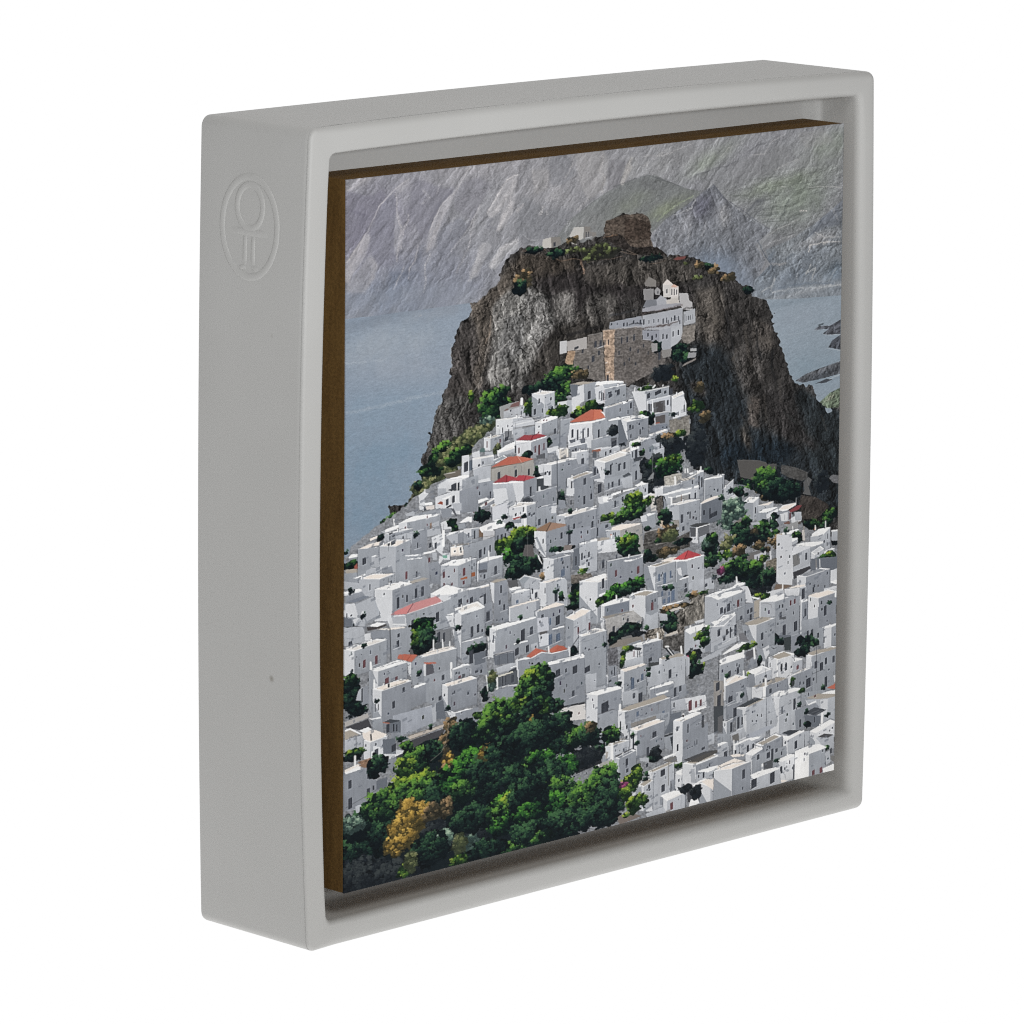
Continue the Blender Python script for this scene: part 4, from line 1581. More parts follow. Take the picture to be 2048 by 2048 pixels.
b d 351 772 14.1 14.5
b d 341 818 33.2 23.8
b d 325 829 24.2 14.5
b d 363 820 15.4 15.9
P 92,88,88 342 777 357 780 361 806 337 799
l 130,124,120 1 .6 346 750 347 806
w w 360 753 383 758 384 808 379 802 366 766 360 768
w h 383 759 424 752 424 805 384 809
P b 360 751 390 740 394 742 383 758
P 158,128,110 394 742 423 751 424 754 383 759
l 52,46,46 1.6 .9 393 742 384 758
f k 414.1 772.9 3.9 13.3
f k 377.5 776.9 2.3 9.3
P 150,154,160 362 769 366 766 383 808 382 812 371 796
P w 360 769 363 769 373 795 383 809 382 812 364 788
P v 366 802 369 804 376 822 376 825 368 810
P w 400 797 420 797 436 797 439 811 402 808
b d 408 799 9.1 6.6
b d 428 800 11.7 5.3
P 130,120,116 420 794 436 796 433 806 418 803
h 450 796 452 798 486 794 862 r c c
P v 450 796 472 794 486 794 486 798 453 799
f k 455.8 823.7 2.6 14.7
f k 469.7 822.5 2.9 12
f k 469.6 841.8 2.4 8
f k 455 845.5 3.1 8
P q 439 806 450 805 452 851 436 848
f k 443.4 830.5 3.1 18.7
P w 449 842 464 840 465 859 452 851
h 378 812 399 818 432 816 869 h w h
P h 384 812 418 809 422 813 399 817
f n 417.7 849.3 6.5 14.6
f n 414.8 821.5 3.9 6.6
P 110,104,98 434 858 473 861 477 869 473 885 434 882
T stone .3 0
b y 459 854 7.8 5.3
b d 455 894 26.2 17.4
b y 450 900 11.8 10.7
b y 464 915 11.8 8
b g 441 905 11.7 8
b d 450 920 26.1 13.4
b o 376 850 3.9 8
w g 331 847 341 839 351 844 373 853 373 877 341 873
P c 341 857 351 846 373 855 373 880 341 873
P 150,156,162 330 848 341 839 353 845 341 856
l v 1.8 .9 331 846 341 840 353 845 375 855
f k 357.9 858.2 1.8 2.4
f k 356.7 873.8 2.6 10.6
f k 364.5 884.7 4.6 11.9
P 92,92,94 308 843 328 846 329 860 311 858
h 371 860 385 864 421 861 912 e w h
w c 384 864 422 862 426 868 427 920 385 909
f k 381.8 879 1.8 11.9
f k 403.9 897.6 5.7 17.3
f k 413.6 898.9 7.8 14.7
b d 414 898 6.5 9.3
h 222 785 224 786 247 786 825 r c g
f k 233.2 808.4 4.5 19.6
f k 233.7 829.4 4.5 7.3
P 150,90,60 230 814 245 813 245 821 230 821
h 249 794 251 796 298 792 834 r w g
P v 249 793 267 787 299 790 298 793 251 796
l v 2.6 .9 271 776 271 788
f k 284.3 817.5 5 17.1
f k 255.9 802.6 6.3 7.8
f k 255.8 823.5 2.5 5.2
f k 262.9 825.6 4.3 9.2
P 88,90,96 252 809 268 808 268 818 252 817
P d 251 798 269 798 269 812 251 810
w h 223 846 272 846 277 883 223 885
P v 223 842 250 844 272 842 272 846 223 847
P e 253 847 272 844 272 847 255 848
f k 263.6 871.5 5 21
f k 237.9 870.1 6.3 15.7
f k 257.3 871.5 6.3 15.7
P c 253 867 262 866 262 884 253 884
w w 274 840 282 840 282 885 278 876
w h 282 844 306 841 308 849 311 928 282 924
P o 275 840 285 836 304 838 307 841 282 842
f k 295.6 857.9 3 15.8
f k 292.9 884.6 4.3 9.2
f k 301.7 895.9 4.3 11.9
f k 288.5 918.8 2 3.9
f k 298.6 919.6 2 5.3
w c 311 860 335 860 336 870 312 870
P v 311 860 323 859 335 861 334 864 316 865
h 316 871 317 872 352 870 897 w c c
P v 317 872 326 867 341 867 352 870 331 872
f n 327.5 889.9 5.6 6.6
w w 354 872 371 874 371 895 356 895
f k 364.5 884.7 4.6 11.9
f k 357.4 875.3 2.6 10.6
h 218 884 219 890 263 888 924 r w h
P v 218 887 243 882 264 888 263 890 219 891
f k 270.5 907.7 6.3 19.7
w h 263 888 279 883 280 923 263 928
h 311 897 314 899 371 895 928 h w h
P e 312 898 336 895 368 893 371 896 338 898 315 901
P c 314 900 365 897 365 928 314 929
h 363 916 369 919 420 915 955 o w g
P e 381 912 405 908 420 914 420 916 371 918
f k 407.9 942.9 6.5 13.3
f k 393.3 945.1 3.9 13.3
f k 377.7 929.9 5.2 6.6
w h 367 934 389 934 390 959 369 955
P h 422 930 435 929 450 936 435 942
h 424 942 440 950 474 938 985 e c h
P v 446 942 454 937 473 937 471 940 462 945 448 945
P v 6 736 12 731 24 732 24 738 8 738
P h 7 738 24 738 24 748 7 745
b d 8 754 10.7 7.6
b g 14 752 9.5 8.9
P 150,84,74 17 756 23 750 24 764 17 764
P o 1 759 24 761 24 769 2 768
w g 0 766 25 769 38 777 0 792
h 24 723 64 727 94 729 803 r g g
P e 25 723 45 717 67 716 62 723 33 724
w g 24 724 65 726 66 767 43 765 24 769
f k 35.5 748.9 6.5 12.8
w c 65 727 94 731 96 801 66 770
h 64 725 94 731 121 723 809 r c g
P e 68 725 91 721 115 723 96 731
f k 81.1 725.1 3.6 5.1
f k 88.9 723.1 7.3 7.7
w c 49 742 62 742 64 767 49 762
P v 49 743 55 741 62 742 62 745 50 744
w g 95 759 113 755 149 760 155 770 157 814 97 804
P v 111 753 133 755 160 754 169 752 169 757 139 759 113 755
P v 115 761 125 761 144 763 144 765 116 763
f m 114.1 793 4.4 15.5
f k 133.6 794.4 3.2 11.6
f k 135.1 737.3 2.7 11.6
f k 158.7 742 3.7 9.1
f k 169.2 744.7 4.4 11.6
f m 157.3 770.8 4.4 8.5
P c 162 758 171 759 171 773 164 773
w h 155 778 178 776 178 824 158 817
P w 176 766 186 772 176 784 175 778
l 70,72,76 1 .8 196 745 196 779
P w 181 763 196 764 196 779 184 775
P 120,170,150 182 767 191 768 191 774 184 773
h 179 786 212 793 237 787 841 r c g
P v 180 787 201 780 231 782 233 787 211 792
f m 185.2 806.2 3.7 13
f m 223.6 808.2 4.5 15.6
f m 200.5 828.2 2.2 5.7
f m 185.6 828.3 3 10.4
f m 223.1 829.6 3.5 7.8
P 170,96,60 217 820 230 819 230 823 217 823
w g 11 780 39 776 39 790 12 789
P v 13 779 38 774 39 777 24 780
w c 39 769 46 766 67 769 68 783 39 780
w h 68 771 87 769 90 785 69 782
S v 1.2 .8 48 765 67 769 84 768
h 26 782 64 790 91 785 824 e c g
P e 32 782 48 779 91 784 64 789
f k 46.2 802.1 2.4 12.8
w c 0 782 26 790 26 801 0 797
w w 0 806 31 805 31 809 0 810
P v 0 802 26 801 32 805 16 808 0 807
w h 1 811 32 808 37 817 1 824
P d 2 823 35 817 47 821 19 827
h 55 808 88 816 125 811 878 r w g
P v 60 808 85 816 121 809 101 802 98 806 67 809
w h 88 818 125 813 156 809 161 843 116 852 90 859
P 170,164,156 120 806 147 804 157 808 125 811
f k 98.3 844.4 4.9 21.9
f k 115.3 839 3.2 14.2
f k 132.8 832.3 4.6 19.4
f k 144.8 830.9 4.7 19.4
l v 3.8 .9 119 806 119 809
P w 55 812 88 818 88 864 78 872 72 874 59 840
w c 158 821 164 819 163 828 159 827
w g 0 824 19 830 53 821 67 867 41 873 36 877 0 866
P w 1 827 18 828 24 848 23 858 0 851
P c 19 832 53 822 58 841 65 860 41 869 37 858 24 852
P 176,180,186 53 822 57 837 67 860 62 861 55 839
f k 12.1 851.2 3.6 3.3
f k 3.8 850 2.4 10.2
P w 30 850 32 846 36 847 37 861 30 858
P w 15 860 24 858 37 865 31 875 18 872
P c 17 872 25 861 30 859 38 869 37 878
b d 8 869 4.8 5.1
P q 0 853 13 858 15 873 0 872
h 160 839 200 858 230 846 883 v w g
P v 160 839 184 835 229 842 230 846 202 849 174 845
P w 173 845 202 849 200 858 182 858
w g 200 850 230 846 238 897 189 887
f k 193 878.6 5.4 14.3
f k 216.3 869.2 7.5 15.7
f k 216.6 881 19.9 3.4
w g 114 871 182 861 202 857 194 895 192 928 126 952 116 950
f k 126.8 894.3 6.1 20.7
f k 172.7 888.6 5.7 19.5
P 206,134,132 84 866 94 860 127 851 116 870
P y 127 851 172 846 182 859 117 870
l 70,50,60 1.3 .8 127 852 116 869
l v 1.3 .8 116 870 182 860
w w 77 868 84 866 113 871 115 894 84 892
P c 87 870 112 873 112 891 90 888
l v 2 .9 90 885 111 890
P v 41 878 60 875 77 880 60 884
P 70,66,66 41 880 60 884 77 882 77 885 63 888 42 888
w h 48 891 84 893 86 941 80 942 63 909 48 897
P e 58 888 84 891 113 895 111 897 85 896
w g 84 895 115 897 116 953 85 959
f k 100.1 909.2 3.6 7.7
f k 98.3 926.2 5.3 12.9
l 60,62,66 1.7 .8 84 892 86 956
P c 0 873 32 877 33 883 0 881
w c 0 882 34 879 41 908 0 909
f k 10.5 905.7 6.4 7.7
w w 36 893 48 893 49 910 37 905
P h 49 893 70 891 67 909 49 910
P v 2 912 40 908 76 910 75 913 43 914 16 919 2 916
f m 27.9 915.3 26.3 3.8
h 0 916 18 922 78 913 972 r w g
f m 58.6 949 5.3 16.7
f m 36.1 951.7 5 15.4
l v 3 .9 48 952 48 965
w g 189 891 214 886 216 920 194 915
w w 189 890 215 892 216 917 199 915
P v 189 888 209 885 234 885 234 891 217 894
w g 215 894 234 891 235 982 216 964
f k 227.5 931.6 5.7 18.3
f k 227.8 974.8 5 13.1
P 120,122,126 169 915 199 916 201 948 170 944
f k 176 929.6 6.2 20.8
f k 185.9 931.7 4.5 18.2
S 70,72,76 0.8 .8 169 915 194 913 214 918
l 90,92,96 0.8 .8 198 919 198 947
P w 202 920 214 920 215 944 207 944
b f 146 908 23.3 25.9
b f 138 899 14.7 15.5
b d 151 932 20.9 26
b y 131 927 7.3 15.5
b y 129 912 6.1 7.8
b d 136 945 13.5 11.7
P 92,92,94 121 938 127 945 130 956 121 954
h 137 959 145 963 210 956 1001 e c h
P e 139 958 165 953 195 952 210 954 207 957 145 963
l v 3 .95 166 933 166 953
l v 2.5 .95 183 936 184 951
l v 2.5 .95 197 943 197 952
P 88,92,96 169 941 182 940 182 953 170 953
P t 100 949 111 949 136 956 123 967 116 964 98 955
l 120,62,50 0.9 .8 123 953 116 962
h 451 874 488 884 537 878 969 r w g
P v 470 876 506 869 530 876 537 878 504 877 488 882
P w 464 879 488 883 488 923 465 924
f k 498.2 848.2 5.3 17.4
f k 498.6 888.5 5.3 20.2
f k 525.8 839 3.4 10.8
f k 513 845.2 2.4 6.7
h 507 843 508 844 580 844 919 r c h
f m 525.5 872.5 4 13.5
f m 570.4 874.9 4.6 15.7
P v 540 849 564 851 580 845 580 849 556 854 540 852
b d 584 901 10.7 13.6
h 590 871 606 876 648 872 954 o w g
P h 582 870 591 872 605 926 584 908
f n 613.9 900 4.6 15
f n 625.8 903.8 6 23.1
f n 637.9 898.1 4.6 15.8
S 90,94,102 0.8 .7 611 914 627 916 644 912
P v 611 916 644 916 645 919 612 919
h 649 873 651 874 708 872 938 w c g
P e 617 866 637 862 670 867 649 873
P 196,84,88 643 868 674 854 675 855 667 873
P 178,74,80 675 855 705 871 667 873
l 70,40,46 1.2 .9 674 855 667 872
P v 641 868 667 873 708 870 708 872 670 877 641 871
P c 671 877 708 873 709 928 676 927
P w 651 889 660 888 662 906 655 902
P 62,64,70 663 908 669 905 677 907 670 911
P v 657 911 676 909 676 912 657 914
w h 612 918 653 917 654 958 622 962 612 941
f k 670.4 927.3 3.8 8.2
f k 670.6 938.2 6.8 8.2
f k 689.8 943.6 3.6 8.2
f k 701.4 942.6 6.9 7.7
f n 643.4 943.5 6.8 23.2
f n 621 934.7 4.9 10.9
f n 635.3 937.7 3.5 8.2
f n 634.7 951.2 6 12.3
f n 624.6 951.8 6 9.5
b d 628 924 6.8 4.1
b d 639 926 6.8 3.5
w c 676 924 709 920 709 948 676 946
P v 619 960 665 958 665 960 622 963
w c 710 923 729 922 731 947 712 945
f k 713.7 936.2 4.7 6.9
f k 726.7 932 4.1 5.5
b f 562 905 24.1 14.9
b f 533 910 26.6 14.8
b f 515 921 21.2 12.1
b d 552 915 24 8.1
b y 492 924 9.2 9.4
P v 490 910 503 907 504 910 492 915
h 495 933 502 936 554 934 962 r w h
P v 495 932 521 926 541 926 553 931 555 934 504 936
l v 3.2 .95 526 919 527 929
P d 504 937 553 937 556 954 505 957
h 553 925 586 932 612 928 976 o w h
P v 553 923 571 920 587 920 611 927 612 929 587 932
P w 553 925 586 932 587 984 579 973 563 958 555 948
P o 560 925 585 922 604 927 587 932
l v 1.6 .9 585 917 586 922
f m 600.7 960.3 4.9 23.1
f m 613.8 951.6 2.4 3.5
w c 586 967 613 966 613 1006 582 1005
P 150,154,160 586 968 598 976 613 971 619 968 618 963 602 965
w c 612 941 620 941 621 969 613 971
P 146,140,132 497 957 563 958 564 961 534 964 505 963
w 172,170,168 503 963 563 959 579 975 579 1002 531 1002 508 997
T stone .08 0
w w 494 959 502 964 502 985 496 980
f k 521.4 989.4 5.3 16.2
f k 549.8 975.2 4 8.1
f k 579.7 992.5 2.7 17.6
f k 574 992.6 2.7 8.1
b d 554 996 25.4 13.5
b d 534 1003 25.3 10.8
b x 563 1009 21.4 8.1
P 120,118,116 537 1009 558 1008 561 1014 538 1015
P 132,126,120 510 1011 580 1015 585 1028 553 1029 512 1025
b d 518 1012 10.6 8.1
P h 549 1026 577 1022 580 1029 553 1030
P 112,108,102 648 984 659 977 676 974 687 948 713 950 718 991 715 1006 688 1012 666 1015 652 1001
T cliff .4 50
b o 684 952 12.3 6.9
b o 665 969 20.5 5.5
b y 706 950 11 4.1
b o 636 972 21.7 8.2
b d 637 995 17.7 20.5
b d 643 1013 17.7 12.3
P 196,190,184 636 972 660 970 663 975 641 977
w c 614 974 632 980 633 994 617 991
P 128,122,116 652 1004 666 1010 672 1030 680 1059 664 1056 654 1032
T cliff .4 60
P 150,142,132 585 1014 594 1005 621 1005 627 1018 624 1032 586 1026
T cliff .5 30
P 196,188,178 627 1023 654 1019 655 1025 630 1028
P 84,82,80 624 1027 681 1029 683 1076 624 1050
T stone .4 0
P w 689 1008 712 1006 714 1012 693 1014
h 712 970 722 969 746 961 1019 w w w
P v 712 963 746 954 746 965 723 970
f k 722.4 997 2.5 11
P c 715 971 724 970 732 1013 718 1013
h 669 1023 680 1032 747 1020 1084 r c c
P v 669 1021 693 1017 747 1019 747 1024 713 1028 680 1030
l v 3.6 .95 681 1016 682 1032
l 110,110,112 1.1 .8 692 1021 693 1032
f k 729.6 1049.4 5 20.7
f k 738.5 1043.1 2.8 13.8
f k 719.8 1044.6 3.6 9.6
b g 713 1035 8.3 12.4
b y 699 1043 11 9.6
b g 710 1055 12.4 12.4
w c 686 1051 699 1048 700 1080 686 1080
P h 713 1065 748 1060 748 1074 713 1078
P c 700 1094 748 1073 748 1091 708 1098
b x 689 1080 16.5 16.5
b y 686 1082 9.6 8.2
b y 704 1106 11 6.9
b d 693 1109 17.9 16.5
P 190,70,110 674 1077 678 1077 679 1082 675 1081
h 457 981 480 990 507 986 1101 r w g
P v 458 984 502 981 507 988 480 990
f m 492 1047.5 6.6 22.9
f m 479.1 1046 2.6 12.1
f m 478.8 1016.4 2.6 18.8
f k 501.5 1049.6 2.1 3.5
P 100,100,104 509 1026 529 1026 532 1067 511 1062
T stone .3 0
P h 512 1063 528 1064 530 1110 513 1106
f k 518.3 1077.6 3.5 8.1
f k 523.6 1076.1 1.9 18.9
f k 515.1 1094.5 5.3 4.1
h 561 1028 582 1033 620 1031 1081 r w h
P v 561 1028 577 1027 611 1026 620 1031 582 1033
l v 3.5 .95 612 1016 613 1028
f k 597.6 1068.3 7.3 8.2
P 60,62,66 561 1033 580 1040 577 1045 561 1039
P w 545 1044 564 1043 581 1050 583 1070 547 1071
l 60,60,64 1.6 .8 571 1045 571 1057
l 60,60,64 1.6 .8 575 1046 576 1058
f m 563.9 1048.6 1.6 12.2
w c 545 1059 583 1058 584 1079 545 1076
b y 553 1034 12 6.8
b y 541 1048 5.3 14.9
b y 539 1063 5.3 10.8
P 70,72,74 594 1074 617 1077 615 1086 594 1084
h 616 1070 621 1073 671 1075 1161 o w c
P o 619 1069 664 1068 669 1076 623 1074
P 50,54,60 628 1052 637 1051 649 1069 641 1070
l v 2.2 .9 634 1053 645 1069
l v 4.1 .9 630 1048 635 1049
l v 4.1 .9 662 1055 663 1069
w c 671 1076 680 1082 680 1118 674 1121
f k 639 1107.5 5.4 17.8
f k 614.3 1112.9 8.1 20.5
f k 661.4 1142.7 4.9 9.6
S 90,92,98 0.8 .7 631 1117 655 1118
S 90,92,98 0.8 .6 630 1107 655 1108
w c 590 1083 621 1083 621 1147 593 1141
h 536 1076 544 1081 590 1077 1143 r w g
P e 536 1075 564 1074 586 1074 590 1077 546 1082
f n 561.6 1110.4 6.4 23.1
f n 581.3 1101.3 4.6 13.6
S 90,92,98 0.8 .7 550 1117 574 1117
f k 595.2 1097.7 5.4 6.8
f k 592.1 1118.7 2.7 6.8
f k 535.7 1095.1 3.5 6.8
P w 531 1085 538 1085 538 1115 531 1113
P w 471 1075 510 1080 511 1085 472 1085
w c 472 1086 511 1085 511 1112 472 1103
b d 825 947 31 27.8
b d 807 924 28.1 19.4
b g 816 922 22.5 15.3
b g 793 920 18.2 15.2
b g 763 908 16.7 12.4
b p 745 913 8.3 6.9
b d 760 931 27.8 8.3
b d 847 949 18.4 20.9
l 60,58,56 1.4 .7 835 908 836 976
P 206,207,210 864 858 898 867 900 974 870 966 865 959
P w 866 935 899 940 900 974 870 965
P 120,104,92 864 965 890 972 900 976 887 979 859 979
w c 901 943 939 937 940 951 904 963
P 62,62,66 901 947 938 941 941 947 904 963
h 910 957 930 963 983 956 1025 h w h
P w 910 958 930 962 930 980 911 976
P 150,152,156 920 955 950 952 958 956 931 960
f k 946.8 994.5 3.5 11.3
f k 972.3 992.1 3.5 5.6
P w 985 960 1001 959 1002 988 985 984
P v 985 984 1001 983 1003 995 985 987
w w 971 997 1003 996 1003 1015 971 1005
b x 825 972 28.2 8.3
P w 846 979 857 977 880 977 882 992 849 991
P c 862 985 880 981 880 990 863 991
b y 839 986 11.3 7
b y 825 982 8.5 4.2
P v 811 980 829 988 828 991 814 985
h 711 959 757 972 797 965 1030 w c g
P v 722 962 756 958 766 957 797 964 797 966 758 970 739 973
P g 738 954 787 954 787 961 752 960 738 965
P v 725 957 769 952 780 945 797 947 797 952 772 955 738 960
l v 3.3 .95 778 932 779 945
P w 785 954 802 956 808 969 814 992 814 995 799 990 797 966
f m 782.2 989.4 5 15.2
f k 747.1 997.2 5.6 13.8
f k 754.1 1000 3.3 12.4
f k 762.3 993.5 5.6 16.6
w h 797 994 817 995 817 1023 795 1032
f k 803.7 1011.9 4.2 8.3
f k 811.4 1009.4 5.1 9.7
f k 789.9 1021.4 5 8.3
f k 810.2 1024.4 3.4 12.5
P o 817 992 831 990 834 1027 817 1029
h 829 995 862 1002 916 996 1101 r w g
P v 830 994 862 988 916 994 916 997 863 1002
f k 872.1 1015.3 3.1 7.8
f k 879.7 1015.2 3.4 8.4
f m 897 1012.1 3.4 11.2
f m 905.8 1010.5 3.7 10.7
f k 875.5 1035.5 4.8 15.4
f k 904 1035.3 2.3 7
f k 883.6 1070 7.1 26.6
f k 908.5 1064.9 6.3 21.1
f k 859.8 1065.6 5.1 18.2
P c 831 997 862 1002 863 1037 831 1029
l 110,108,106 0.8 .7 832 1001 842 1001 854 1007 855 1013
P 92,94,98 872 1039 887 1039 887 1045 874 1044
S 80,82,88 0.8 .7 874 1035 887 1035
h 883 980 906 983 916 984 1000 o w w
w w 883 981 906 983 916 984 916 997 887 996
w g 916 985 933 985 935 1012 921 1010
P e 893 979 910 977 932 980 926 982 897 981
f k 924.9 998.4 7.2 22.5
l v 3.1 .9 879 969 879 979
h 919 1014 922 1016 955 1014 1107 w w h
P v 919 1011 954 1010 955 1014 922 1016
f k 930.3 1040.1 4.3 16.9
f k 940.3 1039.5 5.2 18.3
f k 942.7 1052.6 15.9 9.9
S 70,72,76 1.1 .8 935 1028 951 1028
h 936 1006 958 1015 1003 1009 1094 e w h
P e 935 1005 953 1002 988 1007 991 1011 958 1014
P w 952 1015 959 1015 960 1034 955 1033
f k 965.8 1025.9 3.2 7.9
f k 966.3 1040.8 2.6 5.6
f k 974 1045.2 5.8 21.2
f k 1000.5 1048 4.4 19.8
l v 4.3 .95 997 1008 997 1019
w g 921 1056 960 1056 962 1116 923 1107
f k 936 1087.7 4.9 14.1
f k 945.4 1091.1 4.9 22.6
f k 959.2 1095.5 3.5 11.3
S c 1.7 .8 900 1086 929 1079
P q 862 1074 899 1082 900 1102 863 1094
b d 862 1084 11.4 12.6
b d 875 1093 8.6 7
P 62,68,70 883 1085 899 1085 899 1116 885 1112
P h 899 1085 930 1084 932 1126 901 1119
b d 920 1098 11.5 9.9
b d 938 1105 13 15.5
b d 929 1123 11.5 15.5
b d 955 1112 14.5 8.5
b d 916 1124 8.6 8.4
w g 960 1080 981 1082 990 1126 962 1119
h 972 1083 989 1084 1005 1080 1128 w w g
f k 972.9 1108.4 3.2 12.7
f k 1001.2 1110.3 2.3 8.5
P v 966 1080 1002 1078 1002 1082 981 1083
h 805 1041 823 1044 863 1037 1099 o w g
P o 796 1035 834 1029 855 1035 824 1043 805 1041
P w 806 1042 823 1044 823 1069 815 1068
w g 791 1037 806 1042 815 1070 807 1076 795 1059
f k 798.8 1059.3 2.8 16.7
f k 835.7 1070.8 4.5 15.3
f k 836.4 1089.7 3.4 5.6
P 120,120,124 785 1055 795 1054 807 1075 787 1069
h 725 1027 752 1031 778 1011 1084 c c c
P v 725 1017 745 1015 776 1006 776 1010 753 1019 731 1027
f k 742.2 1042.9 5.6 15.2
f k 759.3 1045.2 3.6 12.5
f k 766.1 1048.1 3.1 23.5
f k 777.6 1045.1 5.6 23.6
f k 753.5 1057.8 5 9.7
w g 731 1069 785 1059 787 1069 732 1082
P c 740 1071 784 1059 786 1068 740 1078
S v 1.1 .8 740 1071 784 1059
P v 748 1093 796 1082 807 1078 786 1072 754 1088
l 60,60,64 1.4 .8 781 1061 781 1074
b y 803 1086 14.1 7
b y 815 1085 8.5 5.6
b y 790 1091 8.4 4.2
P 92,92,96 800 1097 822 1094 824 1108 802 1117
w h 813 1114 824 1108 826 1133 803 1134
l v 4.2 .95 818 1093 820 1115
h 744 1111 746 1113 796 1107 1165 w c g
P v 740 1103 762 1097 794 1096 796 1107 749 1111
l v 4.2 .95 795 1093 796 1107
f k 766.6 1135.3 5 11.1
f k 783 1132 4.8 12.5
l 50,52,56 1.9 .8 743 1090 743 1141
P w 834 1099 851 1093 852 1111 844 1123
P g 824 1093 838 1100 844 1126 830 1131
b d 831 1123 7.1 9.8
w g 851 1096 882 1100 883 1113 852 1117
P 88,90,94 852 1096 863 1103 872 1100 862 1105
h 850 1119 871 1129 906 1125 1194 o w w
w w 850 1120 870 1131 870 1168 859 1160
P o 855 1120 884 1115 901 1126 872 1128
P v 850 1119 881 1113 906 1123 907 1126 884 1115 855 1120
f k 879 1148 3.4 16.8
f k 888.3 1148.7 5.1 15.4
f k 853.7 1136.8 2.3 8.4
l v 2.8 .95 869 1130 870 1168
h 905 1140 907 1142 925 1139 1174 w c c
P v 907 1132 925 1139 924 1141 908 1139
f m 914.4 1155.9 4.3 8.4
P w 833 1129 838 1125 843 1127 844 1146 834 1144
f k 838.5 1136.1 2.8 5.6
h 802 1140 822 1152 857 1146 1197 w w c
P v 802 1139 831 1135 836 1133 837 1143 822 1150
f k 845.2 1159.9 3.7 8.4
f k 840 1167.1 3.4 7
P w 877 1159 896 1166 900 1175 876 1167
h 894 1170 899 1173 946 1162 1214 e w g
P e 899 1171 924 1162 946 1162 944 1165 903 1173
f k 938.3 1192.2 8.7 19.8
h 933 1133 945 1138 1005 1131 1225 o w g
P o 935 1130 957 1127 1000 1130 1002 1134 947 1136
w w 933 1135 945 1138 946 1163 934 1158
f k 955.1 1158.7 5.8 15.6
f k 977.5 1155.9 5.2 14.2
f k 994.6 1155.5 5.3 14.2
f k 967.5 1165 7.3 17
f k 977.9 1201.2 5.8 22.7
S 70,72,76 1.4 .7 947 1177 973 1173
l 60,62,66 1.1 .8 956 1120 957 1199
w w 995 1191 1004 1190 1005 1210 997 1206
P t 993 1212 1004 1206 1005 1223 993 1220
h 752 1157 758 1162 802 1150 1209 e w g
P e 759 1147 780 1141 801 1150 760 1155
l v 3.6 .95 756 1141 756 1158
b y 808 1150 5.6 5.6
P o 828 1174 867 1166 896 1174 848 1179
h 206 878 219 892 264 887 982 r w g
P v 206 878 218 889 242 882 264 887 263 889 231 893 219 894
w h 264 883 278 879 278 924 267 929
f k 270.5 907.5 6.8 19.7
f k 239.6 932.6 5.5 22.3
f k 251.2 927.9 5.3 17
S 90,94,100 1 .8 221 947 260 943
S 110,112,116 0.8 .7 221 938 260 936
P v 220 949 261 946 261 948 220 952
w g 220 950 267 949 269 1019 220 1021
b d 250 968 20.1 9.2
b d 239 972 10 7.9
P q 244 977 266 976 266 1001 245 1001
f k 269.9 969.3 3.8 14.5
f k 238.7 983.4 7.5 26.2
f k 267.5 981.9 3 13.2
l v 2.6 .9 271 942 273 994
b d 271 937 5 7.9
P c 231 996 238 996 239 1016 231 1017
P h 239 1003 269 999 270 1025 241 1021
f k 257.7 1016.5 3.8 6.6
f k 248.9 1014.5 6.3 5.3
h 274 932 285 938 320 934 996 e w g
w g 285 938 322 934 323 1005 285 1007
w g 320 934 367 930 369 999 322 999
P v 275 932 285 931 313 930 364 928 365 931 322 936 285 940
P w 282 935 287 940 287 955 285 949
f k 281.2 956 2.5 15.8
f k 356.1 955.1 6.2 15.9
f k 339.2 960.7 7.7 23.8
f k 327.7 991.9 6.4 14.6
f k 348.1 990.5 6.4 14.6
f k 321.7 956.9 2.3 3.4
w h 367 919 420 916 422 999 369 996
f n 392.9 944.5 4.7 14.6
f n 409.1 980.6 7.3 16
f n 393.3 981.8 6.5 21.3
f k 408.1 945.1 7.3 18.7
P 196,198,204 367 932 389 934 390 962 368 962
P 208,210,214 370 966 390 968 390 992 372 992
P 90,88,88 372 962 387 962 387 966 372 968
f k 372.9 940.9 2.8 5.3
f k 375.9 974 3.1 5.3
f k 377.7 930 5.2 6.6
S 90,92,98 1.1 .8 397 959 421 957
P v 397 960 421 959 421 962 397 963
S 90,92,98 0.9 .7 322 973 349 972
P v 321 974 349 973 349 976 322 977
w c 355 983 369 982 369 996 356 996
f k 364.3 990 3.1 4.8
P 150,153,160 281 982 322 981 325 1005 284 1011
w g 422 937 435 949 438 1030 424 1006
h 424 943 440 952 474 939 1012 e g c
P e 423 942 446 941 454 935 473 937 463 945 440 951
f m 449.6 975.3 3.4 14.7
f m 472.2 971.5 3.4 16.1
f k 448.5 959.7 1.8 4.6
l 52,54,60 1.8 .8 435 1008 451 988
b d 441 1017 7.8 12.1
h 451 984 456 989 506 987 1102 r w g
P q 281 989 323 992 323 1013 285 1010
S 200,196,190 1.2 .8 283 988 319 987
S 70,72,78 1.2 .8 284 989 322 990
S 200,196,190 1 .7 286 991 302 987
l 70,72,78 1 .8 293 994 293 1014
l 70,72,78 1 .8 309 991 310 1012
l 70,72,78 1 .8 321 990 322 1010
w c 287 1016 314 1013 327 1014 327 1023 312 1027 291 1028
P t 346 1006 365 993 387 1004 386 1005 377 1003 358 1012
P t 387 1004 407 995 427 1007 429 1009 400 1011
P 176,98,80 409 997 402 1009 429 1009 420 1001
l 170,92,74 0.8 .7 365 996 376 1003
l v 2.9 .9 390 996 391 1007
P w 429 1004 434 1005 434 1029 430 1028
P v 330 1009 344 1007 355 1011 376 1003 396 1010 430 1010 430 1013 396 1013 377 1006 359 1014 331 1012
w h 328 1011 358 1012 377 1005 398 1012 430 1011 433 1040 390 1044 388 1072 330 1046
